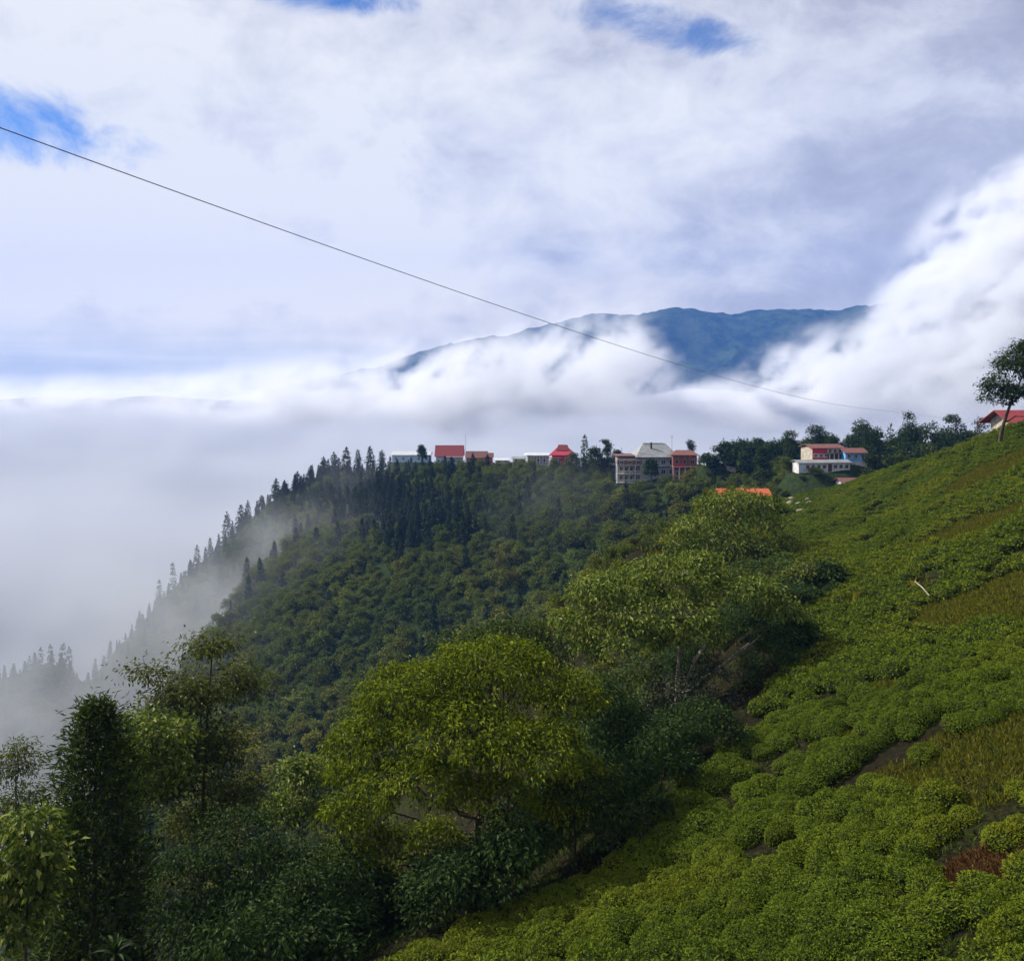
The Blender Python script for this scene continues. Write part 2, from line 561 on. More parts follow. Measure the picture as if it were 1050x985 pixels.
def height(x, y, detail=True):
    x = np.asarray(x, float); y = np.asarray(y, float)
    ins = inside(x, y, TEA_POLY)
    dd, qx, qy, _, _ = seg_near(x, y, TEA_POLY, True)
    dd = np.where(ins, 0, dd)
    zt = tea_quad(np.where(ins, x, qx), np.where(ins, y, qy)) - dd * dd / (dd + 5.0) * 1.15
    zt = zt + np.where(ins, 0, np.minimum(dd, 12) * 0.02 * fbm(x / 6, y / 6, 40, 3))
    rd, _, _, rt, side = seg_near(x, y, RIDGE, False)
    rz = np.interp(rt, np.arange(len(RIDGE)), RIDGE[:, 2])
    front = y < np.interp(x, RIDGE[::-1, 0], RIDGE[::-1, 1])      # the camera's side of the ridge
    roll = rd * rd / (rd + 10.0)
    zs = rz - roll * np.where(front, 0.47, 0.95)
    if detail:
        zs = zs + (fbm(x / 70, y / 70, 50, 4) * 7.0 + fbm(x / 16, y / 16, 60, 3) * 0.9) * np.clip(rd / 30, 0.05, 1)
        zt = zt + fbm(x / 9, y / 9, 70, 3) * 0.45 + fbm(x / 3, y / 3, 75, 2) * 0.10
    k = 4.0
    h = np.maximum(zt, zs) + k * 0.25 * np.maximum(1 - np.abs(zt - zs) / k, 0) ** 2
    for a, b, c, r in PADS:
        h = np.maximum(h, c - 1.5 * np.maximum(np.hypot(x - a, y - b) - r, 0))
    return np.maximum(h, -400.0)


for xl, xr, rb, Y in ((402, 441, 474, 390), (447, 474, 477, 378), (478, 505, 475, 370), (508, 539, 476, 356), (541, 563, 476, 340), (566, 588, 478, 325),
                     (633, 692, 496, 268), (690, 716, 491, 262), (724, 754, 478, 252), (833, 888, 475, 205), (819, 874, 485, 198), (866, 889, 503, 188), (738, 792, 512, 120), (1031, 1078, 452, 122)):
    p_ = px((xl + xr) / 2, rb, Y)
    PADS.append((p_[0], Y + 3.0, p_[2], (xr - xl) / 2 / 909 * Y + 1.0))


def h1(x, y):
    return float(height(np.array([x]), np.array([y]))[0])


def hit(xp, yp, y0=8.0, y1=600.0):
    """where the ray through photograph pixel (xp, yp) first meets the ground"""
    Y = y0 * (y1 / y0) ** np.linspace(0, 1, 1500)
    X = (xp - 525) / 909 * Y
    Z = -(yp - 400) / 909 * Y
    H = height(X, Y)
    k = np.argmax(Z < H)
    if not (Z < H).any(): return None
    return np.array([X[k], Y[k], H[k]])


def seen_from_camera(x, y, z, lift):
    """rough test: is (x, y, z+lift) in front of the ground as seen from the camera (arrays)"""
    ok = np.ones(x.shape, bool)
    for t in np.linspace(0.08, 0.96, 40):
        ok &= (z + lift) * t > height(x * t, y * t, False) - 0.3
    return ok


def build_ground():
    m_, N = new_mat("ground_soil")
    P = N.new('ShaderNodeNewGeometry').outputs['Position']
    x, y, z = N.xyz(P)
    n1 = N.noise(P, 1.1, 8, 0.65)
    n2 = N.noise(P, 0.06, 5, 0.6)
    n3 = N.noise(P, 0.22, 5, 0.6)
    n0 = N.noise(P, 6.0, 8, 0.7)
    soil = N.ramp(n0, [(0.3, (0.010, 0.010, 0.006)), (0.7, (0.034, 0.029, 0.016))])
    grass = N.ramp(n0, [(0.3, (0.014, 0.022, 0.006)), (0.7, (0.055, 0.066, 0.016))])
    wood = N.ramp(n1, [(0.3, (0.014, 0.024, 0.010)), (0.7, (0.040, 0.058, 0.020))])
    near = N.mix(N.m('MULTIPLY', N.sstep(N.m('ADD', n3, N.m('MULTIPLY', N.m('SUBTRACT', n0, 0.5), 0.8)), 0.50, 0.64), 0.7), soil, grass)
    c = N.mix(N.sstep(y, 150, 190), near, N.mix(N.sstep(n2, 0.52, 0.66), wood, grass))
    b = N.new('ShaderNodeBsdfDiffuse')
    N.put(b.inputs[0], c)
    N.put(b.inputs['Normal'], bump(N, N.m('ADD', n1, N.m('MULTIPLY', n0, 0.5)), 1.0, 0.4))
    out(N, b.outputs[0])
    gx = np.concatenate([-40000 * (320 / 40000) ** np.linspace(0, 1, 30)[:-1], np.arange(-320, -30, 3.0), np.arange(-30, 82, 0.9), np.arange(82, 320, 3.0), 320 * (40000 / 320) ** np.linspace(0, 1, 30)])
    gy = np.concatenate([-20000 * (60 / 20000) ** np.linspace(0, 1, 20)[:-1], np.arange(-60, 8, 3.0), np.arange(8, 156, 0.9), np.arange(156, 520, 3.0), 520 * (60000 / 520) ** np.linspace(0, 1, 40)])
    X, Y = np.meshgrid(gx, gy)
    Z = height(X, Y)
    V = np.stack([X, Y, Z], -1).reshape(-1, 3)
    ny, nx = X.shape
    i = (np.arange(ny - 1)[:, None] * nx + np.arange(nx - 1)[None]).ravel()
    F = np.stack([i, i + 1, i + nx + 1, i + nx], 1)
    tag(link("ground", mesh_np("ground", V, F, m_, smooth=True)), "steep soil and grass hillside falling into a deep valley", "ground", kind="structure")


build_ground()
# ------------------------------------------------------------------ foliage materials
def leaf_mat(name, stops, trans=0.35, rough=0.5, pos_scale=0.0, pos_stops=None, spec=0.08, obj_var=0.0):
    """leaf colour varies leaf by leaf, and tree by tree or patch by patch"""
    m_, N = new_mat(name)
    g = N.new('ShaderNodeNewGeometry')
    fac = g.outputs['Random Per Island']
    c = N.ramp(fac, stops)
    if pos_stops is not None:
        c = N.mix(0.55, c, N.ramp(N.noise(g.outputs['Position'], pos_scale, 4, 0.6), pos_stops))
    if obj_var:
        r = N.new('ShaderNodeObjectInfo').outputs['Random']
        hsv = N.new('ShaderNodeHueSaturation')
        N.put(hsv.inputs['Hue'], N.m('ADD', 0.5, N.m('MULTIPLY', N.m('SUBTRACT', r, 0.5), 0.05 * obj_var)))
        N.put(hsv.inputs['Value'], N.m('ADD', 1.0, N.m('MULTIPLY', N.m('SUBTRACT', N.m('FRACT', N.m('MULTIPLY', r, 7.31)), 0.5), 0.9 * obj_var)))
        N.put(hsv.inputs['Color'], c)
        c = hsv.outputs[0]
    b = N.new('ShaderNodeBsdfPrincipled')
    N.put(b.inputs['Base Color'], c)
    b.inputs['Roughness'].default_value = rough
    b.inputs['Specular IOR Level'].default_value = spec
    t = N.new('ShaderNodeBsdfTranslucent')
    N.put(t.inputs[0], N.mix(1.0, c, (1.1, 1.15, 0.55), 'MULTIPLY'))
    mx = N.new('ShaderNodeMixShader')
    mx.inputs[0].default_value = trans
    N.t.links.new(b.outputs[0], mx.inputs[1]); N.t.links.new(t.outputs[0], mx.inputs[2])
    out(N, mx.outputs[0])
    return m_


def bark_mat(name, a, b_):
    m_, N = new_mat(name)
    P = N.new('ShaderNodeNewGeometry').outputs['Position']
    n = N.noise(N.vm('MULTIPLY', P, (9, 9, 2.2)), 1.0, 6, 0.65)
    b = N.new('ShaderNodeBsdfDiffuse')
    N.put(b.inputs[0], N.ramp(n, [(0.32, a), (0.68, b_)]))
    N.put(b.inputs['Normal'], bump(N, n, 0.7, 0.03))
    out(N, b.outputs[0])
    return m_


BARK = bark_mat("brown_bark", (0.035, 0.026, 0.017), (0.12, 0.095, 0.065))
PALE_BARK = bark_mat("pale_bark", (0.14, 0.12, 0.09), (0.38, 0.34, 0.27))
L_TEA = leaf_mat("tea_leaves", [(0, (0.019, 0.033, 0.004)), (0.45, (0.080, 0.118, 0.006)), (0.8, (0.158, 0.192, 0.008)), (1, (0.24, 0.26, 0.014))], 0.20, 0.75,
                 0.11, [(0.32, (0.037, 0.072, 0.005)), (0.5, (0.080, 0.119, 0.006)), (0.66, (0.168, 0.170, 0.008))])
L_FINE = leaf_mat("fine_green_leaves", [(0, (0.026, 0.042, 0.004)), (0.5, (0.106, 0.146, 0.007)), (1, (0.25, 0.28, 0.014))], 0.30)
L_BROAD = leaf_mat("broad_green_leaves", [(0, (0.028, 0.052, 0.007)), (0.5, (0.110, 0.158, 0.016)), (0.85, (0.20, 0.24, 0.045)), (1, (0.33, 0.34, 0.10))], 0.34, 0.55, spec=0.14)
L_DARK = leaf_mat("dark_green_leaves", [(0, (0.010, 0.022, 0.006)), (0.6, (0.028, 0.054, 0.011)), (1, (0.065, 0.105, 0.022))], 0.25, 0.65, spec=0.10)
L_GREY = leaf_mat("grey_green_leaves", [(0, (0.024, 0.030, 0.018)), (0.6, (0.055, 0.063, 0.036)), (1, (0.12, 0.13, 0.085))], 0.22, 0.45)
L_OLIVE = leaf_mat("olive_leaves", [(0, (0.034, 0.048, 0.012)), (0.6, (0.090, 0.112, 0.020)), (1, (0.17, 0.18, 0.04))], 0.3, 0.5)
L_CONIF = leaf_mat("conifer_needles", [(0, (0.012, 0.024, 0.006)), (0.6, (0.042, 0.072, 0.010)), (1, (0.095, 0.125, 0.016))], 0.25)
L_FAR = leaf_mat("forest_leaves", [(0, (0.034, 0.052, 0.006)), (0.5, (0.110, 0.140, 0.011)), (1, (0.21, 0.22, 0.018))], 0.25, 0.7, 0.02, [(0.36, (0.055, 0.082, 0.009)), (0.60, (0.185, 0.180, 0.016))], 0.15, obj_var=0.7)
L_FARC = leaf_mat("far_conifer_needles", [(0, (0.010, 0.022, 0.009)), (1, (0.040, 0.062, 0.020))], 0.15, obj_var=0.4)
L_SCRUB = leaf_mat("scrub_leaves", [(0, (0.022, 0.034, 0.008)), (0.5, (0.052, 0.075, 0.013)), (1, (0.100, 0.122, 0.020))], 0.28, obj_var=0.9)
L_DRY = leaf_mat("dry_grass", [(0, (0.050, 0.066, 0.008)), (0.5, (0.130, 0.132, 0.012)), (1, (0.22, 0.200, 0.026))], 0.3, 0.7)
L_RED = leaf_mat("dry_red_fern", [(0, (0.030, 0.034, 0.010)), (0.3, (0.085, 0.034, 0.014)), (0.75, (0.130, 0.056, 0.020)), (1, (0.17, 0.12, 0.04))], 0.25, 0.7)


# ------------------------------------------------------------------ leaf and branch geometry (numpy)
def unit(v):
    return v / np.maximum(np.linalg.norm(v, axis=-1, keepdims=True), 1e-9)


def leaves(C, A, U, L, Wd, droop=0.25):
    """kite-shaped leaves: C base points, A the way each points, U its upper side; lengths L, widths Wd. Returns V, F (two triangles folded on the midrib)"""
    n = len(C)
    A = unit(A)
    S = unit(np.cross(A, U))
    Nn = np.cross(S, A)
    L = np.broadcast_to(L, (n,))[:, None]; Wd = np.broadcast_to(Wd, (n,))[:, None]
    p0 = C
    mid = C + A * L * 0.48
    pl = mid + S * Wd * 0.5 + Nn * Wd * 0.10
    pr = mid - S * Wd * 0.5 + Nn * Wd * 0.10
    p2 = C + A * L - Nn * L * droop
    V = np.stack([p0, pl, p2, pr], 1).reshape(-1, 3)
    i = np.arange(n)[:, None] * 4
    F = np.concatenate([i + [0, 2, 1], i + [0, 3, 2]], 0)
    return V, F


def tube(pts, rad, k=6):
    pts = np.asarray(pts, float); n = len(pts)
    rad = np.broadcast_to(np.asarray(rad, float), (n,))
    t = unit(np.gradient(pts, axis=0))
    ref = np.where(np.abs(t[:, 2:3]) > 0.9, np.array([[1.0, 0, 0]]), np.array([[0, 0, 1.0]]))
    a = unit(np.cross(t, ref)); b = np.cross(t, a)
    ang = np.arange(k) * 2 * PI / k
    V = (pts[:, None] + rad[:, None, None] * (np.cos(ang)[None, :, None] * a[:, None] + np.sin(ang)[None, :, None] * b[:, None])).reshape(-1, 3)
    i = np.arange(n - 1)[:, None] * k; j = np.arange(k)[None]
    F = np.stack([i + j, i + (j + 1) % k, i + k + (j + 1) % k, i + k + j], -1).reshape(-1, 4)
    return V, F


class Geo:
    def __init__(self): self.V = []; self.F = {}; self.n = 0; self.order = []

    def add(self, V, F, mi=0):
        self.V.append(V); self.order.append((F + self.n, mi)); self.n += len(V)

    def mesh(self, name, mats, smooth=False):
        Fs = [f for f, _ in self.order]
        mi = np.concatenate([np.full(len(f), m_, np.int32) for f, m_ in self.order])
        return mesh_np(name, np.concatenate(self.V), Fs, mats, mi, smooth)


def wob(p0, p1, n, amp, rng, sag=0.0):
    t = np.linspace(0, 1, n)[:, None]
    p = p0 + (p1 - p0) * t
    w = rng.normal(0, amp, (n, 3)) * np.sin(PI * t) * np.linalg.norm(p1 - p0)
    p = p + w
    p[:, 2] += sag * np.linalg.norm(p1 - p0) * np.sin(PI * t[:, 0])
    return p


def broadleaf(seed, lobes, trunk_top, trunk_r, n_cl, n_lf, L, Wd, spread, trunk_pts=None, up=0.35, droop=0.45, shell=0.75, low=-0.25, twigs=0.4, interior=0.12, lean=(0, 0)):
    """a tree about its base point: trunk and limbs (one mesh) and a crown of separate leaves gathered in clumps on the outside of uneven lobes"""
    rng = np.random.default_rng(seed)
    tr, cr = Geo(), Geo()
    lobes = np.asarray(lobes, float)
    if trunk_pts is None:
        top = np.array([lean[0], lean[1], trunk_top])
        trunk_pts = wob(np.zeros(3) - [0, 0, 0.6], top, 9, 0.012, rng)
    trunk_pts = np.asarray(trunk_pts, float)
    n = len(trunk_pts)
    tr.add(*tube(trunk_pts, trunk_r * np.linspace(1.15, 0.30, n), 9))
    vol = np.prod(lobes[:, 3:6], 1) ** (2 / 3)
    pick = rng.choice(len(lobes), n_cl, p=vol / vol.sum())
    # limbs
    for lb in lobes:
        c = lb[:3]
        k = np.argmin(np.abs(trunk_pts[:, 2] - min(max(c[2] - 0.75 * np.hypot(c[0], c[1]) - 0.3, trunk_pts[n // 3, 2]), trunk_pts[-1, 2])))
        r0 = trunk_r * 0.42
        tr.add(*tube(wob(trunk_pts[k], c + [0, 0, -0.15 * lb[5]], 8, 0.03, rng, -0.06), r0 * np.linspace(1, 0.25, 8), 6))
    for k in range(n_cl):
        lb = lobes[pick[k]]
        while True:
            dr = rng.normal(0, 1, 3); dr /= np.linalg.norm(dr)
            if dr[2] > low + 0.25 * rng.normal(): break
        rr = rng.uniform(shell, 1.04) if rng.random() > interior else rng.uniform(0.2, 0.8)
        c = lb[:3] + dr * lb[3:6] * rr
        if rng.random() < twigs:
            tr.add(*tube(wob(lb[:3] + dr * lb[3:6] * 0.1, c, 5, 0.05, rng, -0.05), trunk_r * 0.13 * np.linspace(1, 0.25, 5), 4))
        m_ = max(3, int(n_lf * rng.uniform(0.6, 1.4)))
        off = rng.normal(0, 1, (m_, 3)) * spread * rng.uniform(0.7, 1.25)
        off[:, 2] *= 0.55
        C = c + off
        A = unit(off + 0.35 * dr * spread) + rng.normal(0, 0.45, (m_, 3))
        A[:, 2] -= droop * rng.uniform(0.2, 1.5, m_)
        U = np.array([0, 0, 1.0]) + up * dr + rng.normal(0, 0.4, (m_, 3))
        s = rng.uniform(0.65, 1.3, m_)
        cr.add(*leaves(C, A, U, L * s, Wd * s * rng.uniform(0.8, 1.2, m_)))
    return tr, cr


def lobes_random(seed, n, R, H, z0, flat=0.55, core=True):
    rng = np.random.default_rng(seed)
    out_ = [(0, 0, z0 + H * 0.5, R * 0.55, R * 0.55, H * 0.42)] if core else []
    for k in range(n):
        a = k * 2.399 + rng.uniform(-0.5, 0.5)
        zf = (k + 0.5) / n
        rr = R * (0.72 - 0.45 * max(zf - 0.35, 0)) * rng.uniform(0.75, 1.1)
        s = R * rng.uniform(0.30, 0.46)
        out_.append((rr * math.cos(a), rr * math.sin(a), z0 + H * (0.12 + 0.80 * zf) + rng.uniform(-0.05, 0.05) * H, s, s * rng.uniform(0.85, 1.15), s * flat * rng.uniform(0.8, 1.3)))
    return out_


def conifer(seed, H, R, tiers, per, L, Wd, z0=0.06, power=0.85, droop=0.35, trunk_r=0.16, column=False, sprays=5):
    """an upright conifer: a straight trunk and whorls of drooping, needle-clad boughs"""
    rng = np.random.default_rng(seed)
    tr, cr = Geo(), Geo()
    top = np.array([rng.normal(0, 0.02) * H, rng.normal(0, 0.02) * H, H])
    tp = wob(np.array([0, 0, -0.6]), top, 8, 0.004, rng)
    tr.add(*tube(tp, trunk_r * np.linspace(1.2, 0.12, 8), 7))
    for k in range(tiers):
        f = z0 + (1 - z0) * (k + rng.uniform(0, 0.7)) / tiers
        if column:
            rad = R * min(1.0, (1 - f) ** 0.55 * 1.25) * (0.55 + 0.45 * min(1, f / 0.35)) * rng.uniform(0.75, 1.15)
        else:
            rad = R * (1 - f) ** power * rng.uniform(0.7, 1.2) + 0.05 * R
        c = np.array([top[0] * f, top[1] * f, f * H])
        a0 = rng.uniform(0, 2 * PI)
        for j in range(per):
            a = a0 + j * 2 * PI / per + rng.uniform(-0.35, 0.35)
            r_ = rad * rng.uniform(0.7, 1.15)
            dr = np.array([math.cos(a), math.sin(a), 0])
            tip = c + dr * r_ + [0, 0, -droop * r_ + rng.uniform(-0.1, 0.1) * r_]
            m_ = sprays
            t = rng.uniform(0.25, 1.0, m_)[:, None]
            C = c + (tip - c) * t + rng.normal(0, 0.06, (m_, 3)) * R
            A = dr * 0.9 + rng.normal(0, 0.5, (m_, 3)) + [0, 0, -droop * 0.7]
            U = np.array([0, 0, 1.0]) + 0.5 * dr + rng.normal(0, 0.3, (m_, 3))
            s = rng.uniform(0.7, 1.3, m_) * (0.55 + 0.45 * (1 - f))
            cr.add(*leaves(C, A, U, L * s, Wd * s, 0.15))
    # leader
    m_ = 10
    C = np.tile(top, (m_, 1)) + rng.normal(0, 0.02, (m_, 3)) * R - np.array([0, 0, 1]) * rng.uniform(0, 0.06, (m_, 1)) * H
    A = rng.normal(0, 0.35, (m_, 3)) + [0, 0, 1.0]
    cr.add(*leaves(C, A, rng.normal(0, 1, (m_, 3)), L * 0.7, Wd * 0.5, 0))
    return tr, cr


def plant(name, geos, loc, label, cat, leaf, bark=BARK, group=None, rz=0.0, scale=1.0, crown_name='crown'):
    """a tree or bush as a thing: Empty at its base > trunk, crown"""
    tr, cr = geos
    t = empty(name, loc, rz)
    t.scale = (scale,) * 3
    tag(t, label, cat, group)
    link('trunk', tr.mesh('trunk', bark, True), t)
    link(crown_name, cr.mesh('crown', leaf), t)
    return t


def at(xp, yp_base, Y=None):
    """a base point on the ground: in photograph column xp at depth Y"""
    X = (xp - 525.0) / 909.0 * Y
    return (X, Y, h1(X, Y))


# ------------------------------------------------------------------ tea
DRY = [hit(1035, 610), hit(1030, 480), hit(1040, 770), hit(1010, 540), hit(905, 705), hit(880, 755)]
DRY_R = [5.0, 7.0, 3.6, 5.0, 1.3, 0.8]
REDP = hit(1015, 888)


def in_dry(x, y):
    d_ = np.zeros(np.shape(x))
    for p, r in zip(DRY, DRY_R):
        d_ = np.maximum(d_, 1 - np.hypot((x - p[0]), (y - p[1])) / r + 0.35 * fbm(np.asarray(x) / 2.0, np.asarray(y) / 2.0, 91, 3))
    return d_


def in_red(x, y):
    return 1 - np.hypot((x - REDP[0]) / 1.9, (y - REDP[1]) / 1.0) + 0.4 * fbm(np.asarray(x) / 0.8, np.asarray(y) / 0.8, 95, 3)


def tea_bush_geo(seed, n, L, R=0.56, H=0.50):
    """a plucked tea bush: low, flat-topped, broad, clad in upright young leaves over darker ones; returns arrays about its base"""
    rng = np.random.default_rng(seed)
    ph = rng.uniform(0, 2 * PI, 4)
    a = rng.uniform(0, 2 * PI, n)
    u = rng.uniform(0, 1, n)
    rad = R * (1 + 0.10 * np.sin(2 * a + ph[0]) + 0.07 * np.sin(3 * a + ph[1]))
    top = u < 0.70
    r = np.where(top, np.sqrt(rng.uniform(0, 1, n)) * 0.96, rng.uniform(0.86, 1.02, n))
    zt = H * (1 - 0.40 * r ** 5.0) + 0.035 * np.sin(5 * a * 0 + r * 6 + ph[2]) * 1.0
    z = np.where(top, zt, H * rng.uniform(0.12, 0.62, n)) + rng.normal(0, 0.02, n)
    C = np.stack([rad * r * np.cos(a), rad * r * np.sin(a), z], 1)
    dr = np.stack([np.cos(a), np.sin(a), 0 * a], 1)
    slope = np.where(top, r ** 2.2 * 0.9, 1.2)[:, None]
    Nn = unit(np.array([0, 0, 1.0]) + dr * slope)
    A = rng.normal(0, 1, (n, 3)); A = A - (A * Nn).sum(1, keepdims=True) * Nn
    A = unit(A) + Nn * rng.uniform(0.05, 1.3, n)[:, None]
    U = Nn + rng.normal(0, 0.3, (n, 3))
    s = rng.uniform(0.65, 1.35, n)
    V, F = leaves(C, A, U, L * s, L * 0.46 * s, 0.12)
    # dark woody core
    k = 10
    ring = [(0.62, 0.0), (0.84, 0.30), (0.86, 0.52), (0.55, 0.86), (0.0, 0.92)]
    ang = np.arange(k) * 2 * PI / k
    rk = R * (1 + 0.10 * np.sin(2 * ang + ph[0]) + 0.07 * np.sin(3 * ang + ph[1]))
    CV = np.concatenate([np.stack([rk * f * np.cos(ang), rk * f * np.sin(ang), np.full(k, z_ * H - (0.15 if z_ == 0 else 0))], 1) for f, z_ in ring])
    i = np.arange(len(ring) - 1)[:, None] * k; j = np.arange(k)[None]
    CF = np.stack([i + j, i + (j + 1) % k, i + k + (j + 1) % k, i + k + j], -1).reshape(-1, 4)
    return V, F, CV, CF


m_core, Nc = new_mat("tea_wood_core")
bb = Nc.new('ShaderNodeBsdfDiffuse')
Nc.put(bb.inputs[0], Nc.ramp(Nc.noise(Nc.new('ShaderNodeNewGeometry').outputs['Position'], 14, 4, 0.6), [(0.35, (0.010, 0.014, 0.005)), (0.65, (0.030, 0.042, 0.009))]))
out(Nc, bb.outputs[0])
M_CORE = m_core


def tea_positions():
    """rows of bushes: y + 16 = C exp(x / 80), so they climb the hill fanning outward"""
    rng = np.random.default_rng(11)
    pts = []
    for c in np.arange(10.0, 140.0, 0.86):
        x = -16.0
        row_gap = rng.random() < 0.10
        while x < 76:
            e = math.exp(0.0125 * x)
            y = c * e - 16
            sl = 0.0125 * (y + 16)
            step = rng.uniform(0.62, 0.86)
            x += step / math.hypot(1, sl)
            if not (8 < y < 152): continue
            pts.append((x + rng.normal(0, 0.10), y + rng.normal(0, 0.10), math.atan(sl), row_gap))
    P = np.array(pts)
    x, y = P[:, 0], P[:, 1]
    infr = (np.abs(x) < 0.5776 * y + 3.0)
    ok = inside(x, y, TEA_POLY) & infr & (in_dry(x, y) < 0.18) & (in_red(x, y) < 0.15)
    dd = seg_near(x, y, TEA_POLY, True)[0]
    # thin patches and bare gaps
    gap = fbm(x / 2.6, y / 2.6, 101, 3) + 0.25 * fbm(x / 8, y / 8, 104, 2)
    dist0 = np.hypot(x, y)
    C_ = (y + 16) * np.exp(-0.0125 * x)
    trench = vnoise(C_ / 0.86 * 0.95, np.hypot(x, y) / 6.5, 131) + 0.25 * (vnoise(C_, np.hypot(x, y) / 1.3, 132) - 0.5)
    ok &= ((x < 7) & (y < 34)) | (gap > -0.52) & (trench > np.where(dist0 < 30, 0.14, 0.22))
    # the slope above the gully on the far left of the tea is scrub, not tea
    ok &= ~((y > 60) & (x < 22 + 0.12 * (y - 60) + 3 * fbm(y / 12, y * 0, 7, 3)))
    return P[ok], dd[ok]


TEA, TEA_D = tea_positions()
tx, ty = TEA[:, 0], TEA[:, 1]
tz = height(tx, ty)
dist = np.sqrt(tx ** 2 + ty ** 2 + tz ** 2)
vis = (np.abs(tx) < 0.5776 * ty + 0.6) & (-tz / ty < 0.66)
order = np.argsort(np.where(vis, dist, 1e9))
near_id = order[:300]
far_id = order[300:]
rng_t = np.random.default_rng(5)
TEA_ME = []
for k in range(7):
    V, F, CV, CF = tea_bush_geo(200 + k, 1500, 0.068)
    g = Geo(); g.add(V, F, 0); g.add(CV, CF, 1)
    TEA_ME.append(g.mesh("tea_bush", [L_TEA, M_CORE]))
proto = None
for n_, i in enumerate(near_id):
    if proto is None:
        proto = o = link("tea_bush", TEA_ME[0])
        tag(o, "clipped flat topped green tea bush in the nearest rows of the hillside", "tea bush", "tea bushes of the nearest rows")
    else:
        o = proto.copy(); o.data = TEA_ME[n_ % 7]; COL.objects.link(o)
    s = rng_t.uniform(0.80, 1.12)
    o.location = (tx[i], ty[i], tz[i] - 0.05)
    sl = 0.30
    o.rotation_euler = (0, -math.atan(0.26), TEA[i, 2] + rng_t.normal(0, 0.5)) if False else (0, 0, rng_t.uniform(0, 2 * PI))
    o.scale = (s * rng_t.uniform(0.9, 1.2), s * rng_t.uniform(0.9, 1.15), s * rng_t.uniform(0.8, 1.2))


def merged(name, protos, idx, X, Y, Z, S, mats, rng, squash=(0.85, 1.2)):
    """one mesh of many plants copied with numpy; protos = list of lists of (V, F, material index)"""
    g = Geo()
    for k in range(len(protos)):
        sel = idx[np.arange(len(idx)) % len(protos) == k]
        if not len(sel): continue
        a = rng.uniform(0, 2 * PI, len(sel)); ca, sa = np.cos(a), np.sin(a)
        s = S[sel]; sz = s * rng.uniform(*squash, len(sel))
        for V, F, mi in protos[k]:
            x = (V[None, :, 0] * ca[:, None] - V[None, :, 1] * sa[:, None]) * s[:, None] + X[sel][:, None]
            y = (V[None, :, 0] * sa[:, None] + V[None, :, 1] * ca[:, None]) * s[:, None] + Y[sel][:, None]
            z = V[None, :, 2] * sz[:, None] + Z[sel][:, None]
            VV = np.stack([x, y, z], -1).reshape(-1, 3)
            FF = (F[None] + (np.arange(len(sel)) * len(V))[:, None, None]).reshape(-1, F.shape[1])
            g.add(VV, FF, mi)
    return link(name, g.mesh(name, mats))


def far_protos(n, L, seed):
    r = []
    for k in range(5):
        V, F, CV, CF = tea_bush_geo(seed + k, n, L)
        r.append([(V, F, 0), (CV, CF, 1)])
    return r


fd = dist[far_id]
S_t = rng_t.uniform(0.85, 1.2, len(tx))
mid_i = far_id[(fd < 48)]
rest_i = far_id[(fd >= 48)]
print("tea", len(tx), len(near_id), len(mid_i), len(rest_i))
o = merged("tea_bushes", far_protos(340, 0.105, 300), mid_i, tx, ty, tz - 0.05, S_t, [L_TEA, M_CORE], rng_t)
tag(o, "rows of green tea bushes climbing the middle of the hillside", "tea bushes", kind="stuff")
o = merged("tea_bushes", far_protos(170, 0.14, 320), rest_i, tx, ty, tz - 0.05, S_t, [L_TEA, M_CORE], rng_t)
tag(o, "far rows of small green tea bushes near the top of the hillside", "tea bushes", kind="stuff")


# ------------------------------------------------------------------ grass between the bushes
def grass_field(name, n, box, keep, mat, L, Wd, label, cat, seed, up=1.0, tuft=8):
    rng = np.random.default_rng(seed)
    x = rng.uniform(box[0], box[1], n); y = rng.uniform(box[2], box[3], n)
    k = keep(x, y) & (np.abs(x) < 0.60 * y + 2)
    x, y = np.repeat(x[k], tuft), np.repeat(y[k], tuft)
    x = x + rng.normal(0, L * 0.35, len(x)); y = y + rng.normal(0, L * 0.35, len(y))
    z = height(x, y)
    A = rng.normal(0, 0.55, (len(x), 3)); A[:, 2] = up
    s = rng.uniform(0.5, 1.5, len(x)) * (1 + np.maximum(y - 35, 0) / 45)
    V, F = leaves(np.stack([x, y, z - 0.03], 1), A, rng.normal(0, 1, (len(x), 3)), L * s, Wd * s, 0.25)
    tag(link(name, mesh_np(name, V, F, mat)), label, cat, kind='stuff')


grass_field("dry_grass", 330000, (5, 62, 10, 112), lambda x, y: (in_dry(x, y) > 0.02) & inside(x, y, TEA_POLY), L_DRY, 0.16, 0.022,
            "yellow brown dry grass growing in the bare patches between the tea", "grass", 1)
grass_field("dry_fern", 16000, (REDP[0] - 4, REDP[0] + 4, REDP[1] - 3, REDP[1] + 3), lambda x, y: in_red(x, y) > 0.0, L_RED, 0.14, 0.035,
            "rusty red dry fern patch among the nearest tea bushes", "fern", 2, up=0.5)
grass_field("grass", 110000, (-16, 62, 9, 120), lambda x, y: (seg_near(x, y, TEA_POLY, True)[0] < 9) & (y < 42) & (x < 8) & ~inside(x, y, TEA_POLY) | inside(x, y, TEA_POLY) & (fbm(x / 4, y / 4, 111, 3) > 0.25), L_SCRUB, 0.17, 0.04,
            "low green weeds and grass between the tea rows", "grass", 3, tuft=5)
